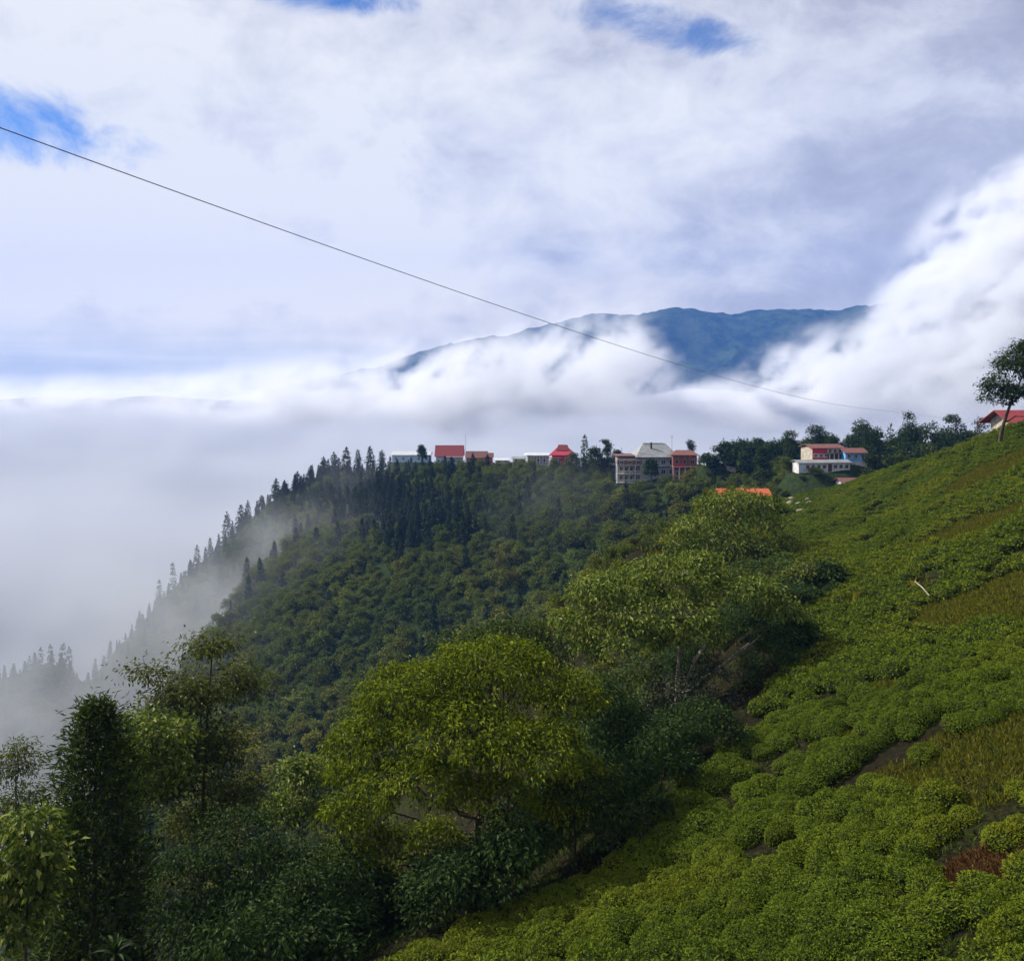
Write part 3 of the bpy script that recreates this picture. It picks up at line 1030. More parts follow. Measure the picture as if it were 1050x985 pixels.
# ------------------------------------------------------------------ the near trees, each with lobes laid out from its own outline
def lobes_from(rows, Y, base):
    """rows of (column, row, half width, half height, depth shift in m) in photograph pixels at depth Y -> lobes about the base point, in metres"""
    r = []
    for a in rows:
        dy = a[4] if len(a) > 4 else 0.0
        p = px(a[0], a[1], Y + dy) - np.array(base)
        s = (Y + dy) / 909.0
        r.append((p[0], p[1], p[2], a[2] * s * 0.90, a[2] * s * 0.8, a[3] * s * 0.82))
    return r


def shaped_tree(name, xp, Y, rows, leaf, label, cat, seed, n_cl, n_lf, L, Wd, spread, trunk_r=0.16, bark=BARK, trunk_px=None, **kw):
    base = at(xp, 0, Y)
    lb = lobes_from(rows, Y, base)
    top = max(l_[2] for l_ in lb)
    tp = None
    if trunk_px is not None:
        tp = np.array([px(a, b, Y + c) - np.array(base) for a, b, c in trunk_px])
        t = np.linspace(0, len(tp) - 1, 10)
        tp = np.stack([np.interp(t, np.arange(len(tp)), tp[:, k]) for k in range(3)], 1)
        tp[0, 2] = min(tp[0, 2], -0.4)
    cx = np.mean([l_[0] for l_ in lb]); cyy = np.mean([l_[1] for l_ in lb])
    geos = broadleaf(seed, lb, top * 0.92, trunk_r, n_cl, n_lf, L, Wd, spread, trunk_pts=tp, lean=(cx * 0.8, cyy * 0.8), **kw)
    return plant(name, geos, base, label, cat, leaf, bark), geos


t4, g4 = shaped_tree("broad_crowned_tree", 488, 31, [
    (505, 683, 66, 30, 1.5), (430, 712, 66, 36, 0.5), (575, 718, 46, 34, 1.0), (375, 765, 44, 32, -0.5), (475, 752, 78, 36, -1.0), (545, 770, 62, 30, -1.5),
    (605, 800, 36, 22, -0.5), (425, 800, 58, 28, -1.8), (362, 838, 34, 28, -1.0), (505, 815, 52, 16, -1.5), (385, 872, 30, 24, -1.2), (570, 828, 34, 14, -1.2), (350, 800, 22, 26, 0.5), (350, 890, 26, 24, -0.5), (400, 912, 30, 22, -0.8), (440, 860, 36, 18, -0.5)],
    L_FINE, "broad yellow green tree with a wide layered crown at the foot of the tea", "tree", 41, 1050, 42, 0.165, 0.062, 0.20,
    trunk_px=[(492, 945, 0), (490, 900, 0), (489, 850, 0), (492, 800, 0.2), (500, 740, 0.5), (505, 690, 1.0)], trunk_r=0.15, droop=0.7, low=-0.12, shell=0.82, interior=0.10)

t5, g5 = shaped_tree("large_leaf_tree", 703, 46, [
    (690, 590, 58, 18, 1.5), (632, 606, 52, 22, 0.5), (592, 640, 28, 20, 0), (680, 628, 66, 20, -1.0), (752, 606, 48, 18, 1.0), (640, 655, 50, 18, -1.2),
    (705, 650, 40, 13, -1.8), (800, 628, 24, 20, 1.0), (600, 668, 22, 12, -0.5), (662, 704, 22, 13, -2.5), (608, 694, 18, 6, -1.5), (770, 706, 14, 9, -1.8), (720, 575, 30, 9, 2.0)],
    L_BROAD, "tree with big pale drooping leaves on forked light coloured branches", "tree", 52, 700, 27, 0.225, 0.105, 0.27,
    bark=PALE_BARK, trunk_px=[(697, 770, 0), (694, 735, 0), (694, 700, -0.3), (698, 660, -0.5), (705, 625, 0), (700, 595, 0.8)], trunk_r=0.12, droop=0.9, low=-0.1, shell=0.85, interior=0.06)
# its two leaning pale limbs, part of the trunk mesh's thing
limbs = Geo()
b5 = np.array(at(703, 0, 46))
for pts, r0 in (([(704, 700, -1.4), (712, 676, -1.6), (728, 656, -1.7), (736, 638, -1.6)], 0.085), ([(735, 688, -1.6), (750, 674, -1.8), (768, 659, -1.6)], 0.055)):
    P5 = np.array([px(a, b, 46 + c) - b5 for a, b, c in pts])
    limbs.add(*tube(P5, np.linspace(r0 * 1.5, r0 * 0.8, len(P5)), 6))
link('limb', limbs.mesh('limb', PALE_BARK, True), t5)

shaped_tree("grey_leaf_shrub", 715, 42, [
    (700, 712, 36, 24, 0), (752, 724, 32, 24, 0.5), (690, 750, 32, 26, -0.5), (735, 690, 26, 14, 0.8), (735, 750, 40, 26, 0), (670, 735, 20, 20, 0)],
    L_GREY, "dull grey green shrub standing below the pale branched tree", "shrub", 53, 300, 20, 0.17, 0.08, 0.28, trunk_r=0.08, droop=0.6)
shaped_tree("large_leaf_tree", 755, 84, [
    (758, 517, 44, 15, 1), (722, 541, 32, 20, 0), (784, 538, 30, 18, 0.5), (748, 556, 40, 16, -1), (800, 560, 22, 14, 0), (700, 560, 20, 14, 0), (770, 575, 30, 12, -1)],
    L_BROAD, "smaller large leaved tree in front of the orange roof", "tree", 54, 320, 18, 0.38, 0.17, 0.48, trunk_r=0.13, droop=0.9, low=-0.1)
shaped_tree("russet_bush", 705, 90, [(706, 545, 16, 20, 0), (690, 556, 14, 14, 0), (716, 560, 14, 14, 0)],
    L_DRY, "reddish brown bush on the crest left of the large leaved tree", "bush", 55, 90, 12, 0.36, 0.15, 0.4, trunk_r=0.08)
t2, g2 = shaped_tree("sparse_tree", 205, 38, [
    (218, 662, 34, 16, 0), (158, 690, 26, 10, 0.5), (190, 718, 46, 32, 0), (248, 702, 26, 30, 0.8), (212, 768, 56, 40, 0), (168, 800, 40, 30, -0.5), (238, 818, 40, 40, 0.5), (200, 845, 45, 25, 0), (140, 685, 14, 6, 0)],
    L_OLIVE, "tall thin tree with sparse small leaves and bare twigs showing", "tree", 56, 950, 17, 0.19, 0.09, 0.38,
    trunk_px=[(205, 990, 0), (206, 900, 0), (208, 820, 0), (212, 740, 0.2), (216, 690, 0), (219, 655, 0)], trunk_r=0.075, droop=0.35, low=-0.7, shell=0.35, interior=0.4, twigs=0.85)
shaped_tree("leafy_tree", 150, 35, [(152, 752, 42, 24, 0), (116, 736, 18, 9, 0), (165, 790, 34, 26, 0), (135, 800, 24, 40, 0.5), (120, 770, 22, 22, 0)],
    L_BROAD, "bright leafed tree behind the dark conifer, below the sparse tree", "tree", 57, 210, 13, 0.27, 0.13, 0.28, trunk_r=0.06, droop=0.6, low=-0.4)
shaped_tree("bushy_tree", 240, 27, [
    (240, 858, 48, 30, 0.5), (200, 905, 42, 42, 0), (275, 905, 48, 44, 0), (232, 955, 62, 46, -0.5), (308, 880, 26, 32, 0.5), (182, 950, 30, 36, 0), (290, 960, 46, 40, -0.2)],
    L_DARK, "dense dark leafed tree at the bottom edge beside the tall conifer", "tree", 58, 620, 22, 0.13, 0.07, 0.22, trunk_r=0.12, droop=0.6, low=-0.5, shell=0.8)
shaped_tree("broad_leaf_shrub", 20, 25, [(32, 850, 22, 26, 0), (8, 892, 30, 30, 0), (36, 905, 22, 34, 0), (15, 940, 36, 34, 0), (45, 870, 14, 12, 0)],
    L_BROAD, "light green shrub with broad leaves at the left edge, before the conifer", "shrub", 59, 230, 12, 0.24, 0.12, 0.24, trunk_r=0.07, droop=0.7, low=-0.5)
shaped_tree("feathery_tree", 18, 42, [(15, 785, 26, 22, 0), (22, 825, 34, 26, 0), (5, 850, 30, 26, 0), (20, 768, 12, 8, 0)],
    L_OLIVE, "pale feathery tree at the left edge against the fog", "tree", 60, 240, 14, 0.24, 0.06, 0.34, trunk_r=0.09, droop=0.3, low=-0.5, shell=0.5, interior=0.3)
shaped_tree("young_tree", 305, 42, [(305, 798, 24, 26, 0), (322, 836, 22, 24, 0), (288, 832, 20, 24, 0), (340, 800, 14, 22, 1)],
    L_BROAD, "young mid green tree between the sparse tree and the broad crowned tree", "tree", 61, 170, 14, 0.26, 0.12, 0.28, trunk_r=0.08, droop=0.6, low=-0.4)
shaped_tree("round_dark_tree", 386, 62, [(386, 716, 26, 16, 0), (368, 738, 18, 16, 0), (405, 735, 22, 18, 0)],
    L_SCRUB, "round dark green tree peeping over the left of the broad crown", "tree", 62, 200, 20, 0.26, 0.12, 0.38, trunk_r=0.12, low=-0.4)
shaped_tree("tree", 515, 50, [(528, 655, 46, 20, 0), (478, 662, 34, 16, 0.5), (560, 668, 30, 20, 0), (500, 690, 50, 26, 1)],
    L_SCRUB, "mid green tree peeping over the top of the broad crown", "tree", 63, 300, 14, 0.30, 0.13, 0.36, trunk_r=0.13, low=-0.3)
shaped_tree("dark_tree", 622, 37, [(615, 728, 28, 38, 0), (636, 772, 30, 38, 0), (605, 775, 24, 36, 0.5), (640, 735, 20, 26, 1), (630, 820, 40, 36, 0)],
    L_DARK, "narrow dark tree between the broad crown and the pale branched tree", "tree", 64, 420, 22, 0.17, 0.08, 0.30, trunk_r=0.11, low=-0.5)
# the tall conifer
bY = 30.0
bc = at(96, 0, bY)
Hc = px(95, 724, bY)[2] - bc[2]
plant("conifer_tree", conifer(71, Hc, 2.8, 165, 16, 0.42, 0.10, z0=0.02, droop=-0.55, trunk_r=0.13, column=True, sprays=9), bc,
      "tall dark columnar conifer in the bottom left corner", "conifer", L_CONIF)
# the tree leaning on the tea skyline
shaped_tree("leaning_tree", 1026, 99, [
    (1042, 372, 28, 18, 0), (1022, 394, 18, 14, 0.5), (1054, 356, 18, 12, 0), (1046, 402, 22, 10, -0.5), (1014, 408, 9, 6, 0), (1064, 382, 24, 18, 0), (1064, 356, 20, 12, 0), (1030, 412, 10, 6, 0), (1078, 400, 16, 10, 0)],
    L_DARK, "lone tree with a leaning trunk on the tea skyline beside the red roof", "tree", 72, 560, 15, 0.32, 0.17, 0.34,
    trunk_px=[(1025, 462, 0), (1026, 445, 0), (1031, 428, 0), (1037, 412, 0), (1044, 396, 0), (1052, 376, 0)], trunk_r=0.21, low=-0.6, shell=0.6, interior=0.25)

# undergrowth in the gully below the trees, leaves kept dark to deepen its shade
rng = np.random.default_rng(77)
UNDER = []
for k in range(5):
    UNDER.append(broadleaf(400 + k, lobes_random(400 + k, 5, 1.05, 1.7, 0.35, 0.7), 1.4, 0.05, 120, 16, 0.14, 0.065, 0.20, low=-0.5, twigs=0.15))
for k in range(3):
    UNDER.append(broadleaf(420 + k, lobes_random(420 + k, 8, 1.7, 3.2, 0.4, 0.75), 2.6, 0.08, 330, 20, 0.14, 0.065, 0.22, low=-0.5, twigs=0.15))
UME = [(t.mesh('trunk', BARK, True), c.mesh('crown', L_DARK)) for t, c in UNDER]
spots = [(x, Y) for Y in (22, 24.5, 27, 30, 33, 36) for x in np.arange(60, 700, 46)] + [(x, Y) for Y in (37, 40, 43, 46) for x in np.arange(660, 830, 24)] + [(x, Y) for Y in (49, 53, 57) for x in np.arange(640, 850, 26)]  # later sets added as dark fill for the shade round the pale branched tree
n_u = 0
for x, Y in spots:
    tall = False
    X, Yv = (x + rng.normal(0, 12) - 525) / 909 * Y, Y + rng.normal(0, 0.8)
    if inside(np.array([X - 0.5]), np.array([Yv]), TEA_POLY)[0]: continue
    z = h1(X, Yv)
    tall = 230 < x < 370 and Y > 26  # taller bushes on the left, added to shade the ground under the broad crown
    s = rng.uniform(0.8, 1.3)
    if x > 380 and Y < 26: continue
    row = 400 - (z + 1.9 * s) / Yv * 909
    if 670 < x < 780 and Y < 50 and row < 708: continue
    if row > 1010: continue
    t = empty("undergrowth_bush", (X, Yv, z), rng.uniform(0, 6.28))
    t.scale = (s, s, s * rng.uniform(0.8, 1.2))
    tag(t, "dark bush deepening the shade of the gully under the near trees", "bush", "dark bushes under the near trees")
    u = UME[5 + n_u % 3] if tall else UME[n_u % 5]
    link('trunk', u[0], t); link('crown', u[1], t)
    n_u += 1


# a rosette of long leaves at the bottom edge
def rosette():
    b = px(118, 1012, 19.0)
    g = Geo(); r = np.random.default_rng(9)
    for k in range(26):
        a = r.uniform(0, 6.28); e = r.uniform(0.35, 1.35)
        p = np.array([0, 0, 0.9]) + np.array([[math.cos(a) * math.cos(e) * t, math.sin(a) * math.cos(e) * t, math.sin(e) * t - 0.55 * t * t] for t in np.linspace(0, 0.95, 6)])
        s = np.array([-math.sin(a), math.cos(a), 0]) * 0.05
        w = np.array([0.2, 0.8, 1.0, 0.85, 0.5, 0.05])[:, None]
        V = np.concatenate([p - s * w, p + [0, 0, -0.02], p + s * w])
        i = np.arange(5)
        g.add(V, np.concatenate([np.stack([i, i + 1, i + 7, i + 6], 1), np.stack([i + 6, i + 7, i + 13, i + 12], 1)]))
    st = Geo(); st.add(*tube(np.array([[0, 0, -1.6], [0.02, 0, 0], [0, 0, 0.92]]), [0.05, 0.045, 0.04], 6))
    t = empty("strap_leaf_plant", b)
    tag(t, "small plant with a tuft of long narrow leaves at the bottom edge", "plant")
    link('stem', st.mesh('stem', BARK, True), t)
    link('leaf_tuft', g.mesh('leaf_tuft', L_DARK), t)
    t.scale = (0.75, 0.75, 0.8)


rosette()

# ------------------------------------------------------------------ shrubs on the slope between the trees and the tea
rng = np.random.default_rng(88)
SHR = []
for k in range(6):
    SHR.append(broadleaf(500 + k, lobes_random(500 + k, 5, 0.95, 1.3, 0.2, 0.75), 1.1, 0.045, 110, 14, 0.19, 0.095, 0.20, low=-0.4, twigs=0.1))
SME = []
for t, c in SHR:
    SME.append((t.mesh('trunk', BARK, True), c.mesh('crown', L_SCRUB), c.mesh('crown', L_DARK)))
n_s = 0
Yc = rng.uniform(36, 150, 9000); xc = rng.uniform(560, 960, 9000)
Xc = (xc - 525) / 909 * Yc
ins_ = inside(Xc, Yc, TEA_POLY)
left_ = Xc < 22 + 0.12 * (Yc - 60) + 3 * fbm(Yc / 12, Yc * 0, 7, 3)
ok_ = ((Yc > 58) & left_) | (~ins_ & (Xc > 4) & (Yc < 130) & (rng.random(9000) < 0.5))
ok_ &= ins_ | (seg_near(Xc, Yc, TEA_POLY, True)[0] < 16)
ok_ &= ~((xc > 600) & (xc < 810) & (Yc < 62)) & (ins_ | (Yc < 75))
Zc = height(Xc, Yc)
ok_ &= seen_from_camera(Xc, Yc, Zc, 1.2)
for i in np.where(ok_)[0][:290]:
    X, Y, z = Xc[i], Yc[i], Zc[i]
    s = rng.uniform(0.6, 1.5) * (1.0 if Y < 90 else 0.85)
    t = empty("shrub", (X, Y, z - 0.05), rng.uniform(0, 6.28))
    t.scale = (s * 1.15, s * 1.15, s * rng.uniform(0.65, 1.0))
    tag(t, "low green shrub on the rough slope above the gully beside the tea", "shrub", "shrubs on the rough slope")
    u = SME[n_s % 6]
    link('trunk', u[0], t); link('crown', u[2 if Y < 62 else 1], t)  # shrubs near the gully get darker leaves, its shade put into the colour
    n_s += 1
print("shrubs", n_s, "under", n_u)
grass_field("slope_grass", 30000, (-5, 60, 50, 152), lambda x, y: inside(x, y, TEA_POLY) & (x < 26 + 0.12 * (y - 60)), L_DRY, 0.30, 0.07,
            "yellowing rough grass on the slope among the shrubs", "grass", 12, tuft=5)

# ------------------------------------------------------------------ the forest on the far slope
rng = np.random.default_rng(99)


def small_broad(seed):
    r = np.random.default_rng(seed)
    t, c = broadleaf(seed, lobes_random(seed, 7, 2.5, 4.2, 1.2, 0.75), 4.2, 0.16, 100, 12, 0.50, 0.30, 0.36, low=-0.25, twigs=0.0, interior=0.05)
    return t, c


def small_conifer(seed):
    r = np.random.default_rng(seed)
    return conifer(seed, 10.5, 2.1, 20, 9, 1.15, 0.50, z0=0.06, droop=0.45, trunk_r=0.16, sprays=4)


FB = [small_broad(600 + k) for k in range(8)]
FC = [small_conifer(700 + k) for k in range(5)]


def proto_lists(tc):
    r = []
    for geo, mi in ((tc[0], 1), (tc[1], 0)):
        Vall = np.concatenate(geo.V)
        by = {}
        for F, _ in geo.order: by.setdefault(F.shape[1], []).append(F)
        for F in by.values():
            r.append((Vall, np.concatenate(F), mi))
    return r


FBM = [(a[0].mesh('trunk', BARK), a[1].mesh('crown', L_FAR)) for a in FB]
FCM = [(a[0].mesh('trunk', BARK), a[1].mesh('crown', L_FARC)) for a in FC]

N0 = 60000
X = rng.uniform(-330, 190, N0); Y = np.where(rng.random(N0) < 0.12, rng.uniform(44, 110, N0), rng.uniform(110, 430, N0))
rd, _, _, rt, side = seg_near(X, Y, RIDGE, False)
side = np.where(Y < np.interp(X, RIDGE[::-1, 0], RIDGE[::-1, 1]), 1.0, -1.0)
Z = height(X, Y)
teaD = seg_near(X, Y, TEA_POLY, True)[0]
col_ = 525 + 909 * X / Y; row_ = 400 - 909 * Z / Y
okk = (np.abs(X) < 0.5776 * Y + 8) & (row_ < 930) & ~inside(X, Y, TEA_POLY) & (teaD > 3)
okk &= ((side > 0) & (rd > 1.5)) | ((side <= 0) & (rd < 12) & (rt > 6.2))
# keep the houses' terraces and the grass slopes below them open
def gap_zone(c, r):
    g = ((c > 395) & (c < 640) & (r < 483)) | ((c > 625) & (c < 705) & (r < 508)) | ((c >= 705) & (c < 760) & (r < 499)) | ((c > 808) & (c < 905) & (r < 512)) | ((c >= 905) & (r < 462)) | ((c > 740) & (c <= 808) & (r < 482))
    return g
okk &= ~gap_zone(col_, row_)
small = (Y < 200) & (teaD < 75)
okk &= ~(small & (Y < np.where(col_ < 430, 44, 62)))
okk &= seen_from_camera(X, Y, Z, 6.0)
X, Y, Z, rt, rd, side, col_, row_, small = [a[okk] for a in (X, Y, Z, rt, rd, side, col_, row_, small)]
# thin them out to an even spacing
keep = []
cell = {}
for i in range(len(X)):
    con = (rt[i] > 6.6 and rd[i] < 22)
    dmin = 3.0 if con else (1.8 if small[i] else 3.0)
    k = (int(X[i] // 4.0), int(Y[i] // 4.0))
    bad = False
    for a in (-1, 0, 1):
        for b in (-1, 0, 1):
            for j in cell.get((k[0] + a, k[1] + b), ()):
                if (X[i] - X[j]) ** 2 + (Y[i] - Y[j]) ** 2 < dmin * dmin: bad = True; break
            if bad: break
        if bad: break
    if bad: continue
    cell.setdefault(k, []).append(i); keep.append(i)
keep = np.array(keep)
X, Y, Z, rt, rd, side, col_, row_, small = [a[keep] for a in (X, Y, Z, rt, rd, side, col_, row_, small)]
# conifers: along the ridge crest on the left, and in a dark stand below it
stand = np.exp(-((col_ - 330) / 130) ** 2 - ((row_ - 515) / 38) ** 2) + np.exp(-((col_ - 440) / 75) ** 2 - ((row_ - 545) / 34) ** 2) + 0.7 * np.exp(-((col_ - 170) / 80) ** 2 - ((row_ - 600) / 30) ** 2)
is_con = ((rt > 7.0) & (rd < 13)) | (stand + rng.normal(0, 0.30, len(X)) > 0.66) | (rng.random(len(X)) < 0.03)
D = np.sqrt(X ** 2 + Y ** 2 + Z ** 2)
Sf = rng.uniform(0.55, 1.08, len(X)) * np.where((row_ < 500), 0.85, 1.0) * np.where(small, 0.46, 1.0)
is_con &= ~small
Sc = rng.uniform(0.38, 1.0, len(X)) ** 1.0 * np.where(rd < 14, 0.66, 1.0)
print("forest", len(X), is_con.sum())
size = np.where(is_con, Sc * 10.5, Sf * 6.5) / D
PL = {False: [proto_lists(a) for a in FB], True: [proto_lists(a) for a in FC]}
for con in (False, True):
    ids = np.where(is_con == con)[0]
    ids = ids[np.argsort(-size[ids])]
    mes = FCM if con else FBM
    nm = "forest_conifer" if con else "forest_tree"
    lab = "dark pointed conifer in the stand along the misty left ridge" if con else "round crowned green tree in the forest on the slope below the houses"
    grp = "conifers on the left ridge" if con else "broadleaf trees of the forest slope"
    for k, i in enumerate(ids[:290]):
        o = empty(nm, (X[i], Y[i], Z[i] - 0.2))
        link('trunk', mes[k % len(mes)][0], o); link('crown', mes[k % len(mes)][1], o)
        s = Sc[i] if con else Sf[i]
        o.scale = (s * rng.uniform(0.85, 1.15), s * rng.uniform(0.85, 1.15), s * rng.uniform(0.8, 1.2))
        o.rotation_euler = (rng.normal(0, 0.035), rng.normal(0, 0.035), rng.uniform(0, 6.28))
        tag(o, lab, "conifer" if con else "tree", grp)
    rest = ids[290:]
    if len(rest):
        o = merged("forest", PL[con], rest, X, Y, Z - 0.2, Sc if con else Sf, [L_FARC if con else L_FAR, BARK], rng)
        tag(o, "smaller conifers of the stand below the ridge" if con else "the mass of green trees covering the far slope below the houses", "forest", kind="stuff")

# ------------------------------------------------------------------ single trees along the skyline
def ridge_tree(xp, rb, rt_, wpx, kind, Y, label, leaf, seed, name="ridge_tree"):
    b = px(xp, rb, Y)
    R = wpx / 2 / 909.0 * Y
    g = h1(b[0], b[1])
    H = max(px(xp, rt_, Y)[2] - g, 2.5)
    if kind == 'conifer':
        geos = conifer(seed, H, R, 15, 7, R * 0.62, R * 0.26, z0=0.12, droop=0.4, trunk_r=0.14, sprays=3)
    elif kind == 'column':
        geos = conifer(seed, H, R, 26, 7, R * 0.8, R * 0.35, z0=0.05, droop=-0.4, trunk_r=0.14, sprays=3, column=True)
    elif kind == 'layer':
        r = np.random.default_rng(seed)
        lb = []
        for k in range(8):
            f = 0.36 + 0.62 * (k / 7)
            a = r.uniform(0, 6.28)
            off = R * (0.80 - 0.60 * max(f - 0.4, 0) / 0.6) * r.uniform(0.6, 1.1)
            lb.append((off * math.cos(a), off * math.sin(a), H * f, R * r.uniform(0.32, 0.5), R * r.uniform(0.32, 0.5), H * 0.05))
        geos = broadleaf(seed, lb, H * 0.95, 0.14, 210, 10, 0.5, 0.26, 0.35, low=-0.6, twigs=0.3, droop=0.2)
    else:
        z0 = H * (0.15 if kind == 'dome' else 0.3)
        geos = broadleaf(seed, lobes_random(seed, 8, R, H - z0, z0, 0.8), H * 0.8, 0.16, 240, 10, 0.55, 0.30, 0.36, low=-0.4, twigs=0.05)
    t = plant(name, geos, (b[0], b[1], g), label, "tree", leaf)
    return t


for a in [(783, 472, 456, 20, 'b', 225, "small round tree left of the tiered skyline trees", L_DARK),
          (806, 470, 444, 30, 'layer', 228, "tiered open tree above the red and white house", L_DARK),
          (834, 468, 438, 34, 'layer', 232, "tallest tiered tree right above the red and white house", L_DARK),
          (854, 466, 446, 20, 'b', 226, "small dark tree between the tiered tree and the domed tree", L_DARK),
          (887, 468, 430, 42, 'dome', 222, "big dark dome shaped tree behind the blue house", L_DARK),
          (911, 465, 437, 20, 'conifer', 214, "dark pointed tree right of the dome shaped tree", L_CONIF),
          (930, 462, 426, 30, 'layer', 210, "tall tiered tree between the two dome shaped trees", L_DARK),
          (955, 460, 434, 36, 'dome', 205, "second smaller dome shaped tree right on the skyline", L_DARK),
          (979, 456, 428, 26, 'layer', 200, "tiered tree beside the tea skyline", L_DARK),
          (1004, 452, 432, 26, 'layer', 190, "faint sparse tree just left of the leaning tree", L_GREY),
          (764, 474, 462, 14, 'b', 240, "tiny tree right of the radio mast", L_DARK),
          (728, 484, 470, 24, 'b', 252, "dark tree right of the brick house", L_DARK),
          (707, 470, 453, 12, 'layer', 292, "small tiered tree showing over the brick house", L_DARK),
          (600, 484, 447, 10, 'column', 285, "slim dark cypress standing on the ridge left of the grey roofed building", L_CONIF),
          (588, 484, 462, 22, 'dome', 283, "dark bushy tree directly left of the cypress", L_SCRUB),
          (611, 486, 458, 20, 'b', 280, "dark bushy tree directly right of the cypress", L_DARK),
          (622, 486, 452, 15, 'layer', 282, "tall loose tree left of the grey roofed building", L_DARK),
          (634, 488, 460, 16, 'dome', 278, "bushy tree touching the left wall of the grey roofed building", L_SCRUB),
          (433, 480, 456, 9, 'b', 385, "little round tree behind the low blue white house", L_DARK),
          (668, 494, 470, 14, 'b', 262, "tree in front of the grey walls of the big building", L_DARK),
          (897, 478, 462, 26, 'dome', 195, "leafy tree right of the blue house", L_SCRUB),
          (925, 474, 455, 30, 'dome', 190, "green tree below the tall tiered tree", L_SCRUB),
          (955, 466, 452, 30, 'dome', 185, "green tree below the second dome shaped tree", L_SCRUB)]:
    ridge_tree(*a, seed=800 + a[0])
rng = np.random.default_rng(140)
MASS = []
for k in range(5):
    MASS.append(broadleaf(760 + k, lobes_random(760 + k, 8, 2.6, 4.6, 0.6, 0.8), 4.4, 0.16, 230, 10, 0.52, 0.28, 0.40, low=-0.4, twigs=0.0))
MASS = [(t.mesh('trunk', BARK), c.mesh('crown', L_DARK)) for t, c in MASS]
for k in range(64):
    xp = rng.uniform(742, 1012)
    row = np.interp(xp, [742, 800, 860, 930, 1012], [474, 468, 464, 460, 452]) + rng.uniform(-3, 5)
    Yk = np.interp(xp, [742, 860, 1012], [262, 236, 212]) + rng.uniform(-12, 6)
    if 812 < xp < 895 and Yk < 222: Yk = 224
    b_ = px(xp, row, Yk)
    t = empty("skyline_tree", (b_[0], b_[1], h1(b_[0], b_[1])), rng.uniform(0, 6.28))
    s = rng.uniform(0.65, 1.4)
    t.scale = (s, s, s * rng.uniform(0.8, 1.25))
    tag(t, "dark rounded tree in the mass of trees along the right hand skyline", "tree", "dark trees massed along the skyline")
    link('trunk', MASS[k % 5][0], t); link('crown', MASS[k % 5][1], t)
# bushes on the open slopes below the houses
n_b = 0
Yc = rng.uniform(170, 380, 4000)
hi_ = rng.random(4000) < 0.6
xc = np.where(hi_, rng.uniform(700, 925, 4000), rng.uniform(396, 700, 4000))
Xc = (xc - 525) / 909 * Yc
Zc = height(Xc, Yc)
rowc = 400 - Zc / Yc * 909
ok_ = (rowc > np.where(hi_, 468, 474)) & (rowc < np.where(hi_, 520, 512))
for a, b, c, r in PADS: ok_ &= ~((np.hypot(Xc - a, Yc - b) < r + 3.0) & (Yc > b - 4.5))
ok_ &= seen_from_camera(Xc, Yc, Zc, 1.0)
for i in np.where(ok_)[0][:280]:
    X_, Yk, z_ = Xc[i], Yc[i], Zc[i]
    s = rng.uniform(0.4, 1.2)
    t = empty("hillside_bush", (X_, Yk, z_ - 0.05), rng.uniform(0, 6.28))
    t.scale = (s * 1.2, s * 1.2, s * 0.8)
    tag(t, "small bush on the open grassy slope just below the houses", "bush", "bushes below the houses")
    link('trunk', SME[n_b % 6][0], t); link('crown', SME[n_b % 6][1], t)
    n_b += 1
# row of conifers marching down the crest
rng = np.random.default_rng(123)
for k, (xp, top, w) in enumerate([(332, 468, 10), (343, 463, 10), (355, 458, 11), (367, 460, 9), (380, 457, 11), (392, 461, 10), (318, 477, 9), (305, 483, 10), (292, 492, 10), (283, 490, 10), (268, 507, 8),
                                  (254, 512, 8), (246, 517, 10), (234, 524, 11), (202, 558, 9), (178, 575, 9), (163, 594, 9), (63, 658, 11), (52, 660, 10), (41, 663, 10), (70, 662, 10), (30, 672, 10), (14, 680, 10)]):
    Yr = 400 if xp > 200 else 375 if xp > 100 else 335
    ridge_tree(xp, top + 22, top + 2, w * 1.35, 'conifer', Yr, "pointed conifer standing out on the crest of the left ridge", L_FARC, 900 + k, name="ridge_conifer")['group'] = "conifers standing out on the crest"
# ------------------------------------------------------------------ houses on the ridge
def paint(name, c, var=0.25, rough=0.8, metal=0.0, scale=1.2, stripes=False):
    m_, N = new_mat(name)
    tcg = N.new('ShaderNodeNewGeometry').outputs['Position']
    n = N.noise(tcg, scale, 6, 0.65)
    c2 = tuple(v * (1 - var) for v in c); c3 = tuple(min(1, v * (1 + var * 0.5)) for v in c)
    b = N.new('ShaderNodeBsdfPrincipled')
    N.put(b.inputs['Base Color'], N.ramp(n, [(0.3, c2), (0.7, c3)]))
    b.inputs['Roughness'].default_value = rough
    b.inputs['Metallic'].default_value = metal
    out(N, b.outputs[0])
    return m_


P_WHITE = paint("white_paint", (0.56, 0.56, 0.55), 0.4)
P_CREAM = paint("cream_plaster", (0.42, 0.37, 0.30), 0.45)
P_GREY = paint("grey_plaster", (0.26, 0.28, 0.31), 0.35)
P_BLUE = paint("blue_paint", (0.10, 0.34, 0.68), 0.25)
P_PALEBLUE = paint("pale_blue_paint", (0.42, 0.56, 0.70), 0.3)
P_CRIMSON = paint("crimson_paint", (0.42, 0.018, 0.05), 0.25)
P_REDROOF = paint("red_roof_sheet", (0.26, 0.028, 0.026), 0.4, 0.6, scale=2.5)
P_RUST = paint("rusty_roof_sheet", (0.17, 0.062, 0.045), 0.5, 0.7, scale=2.0)
P_ORANGE = paint("orange_roof_sheet", (0.50, 0.10, 0.025), 0.3, 0.6)
P_GREYROOF = paint("grey_roof_sheet", (0.25, 0.26, 0.26), 0.4, 0.5, scale=0.8)
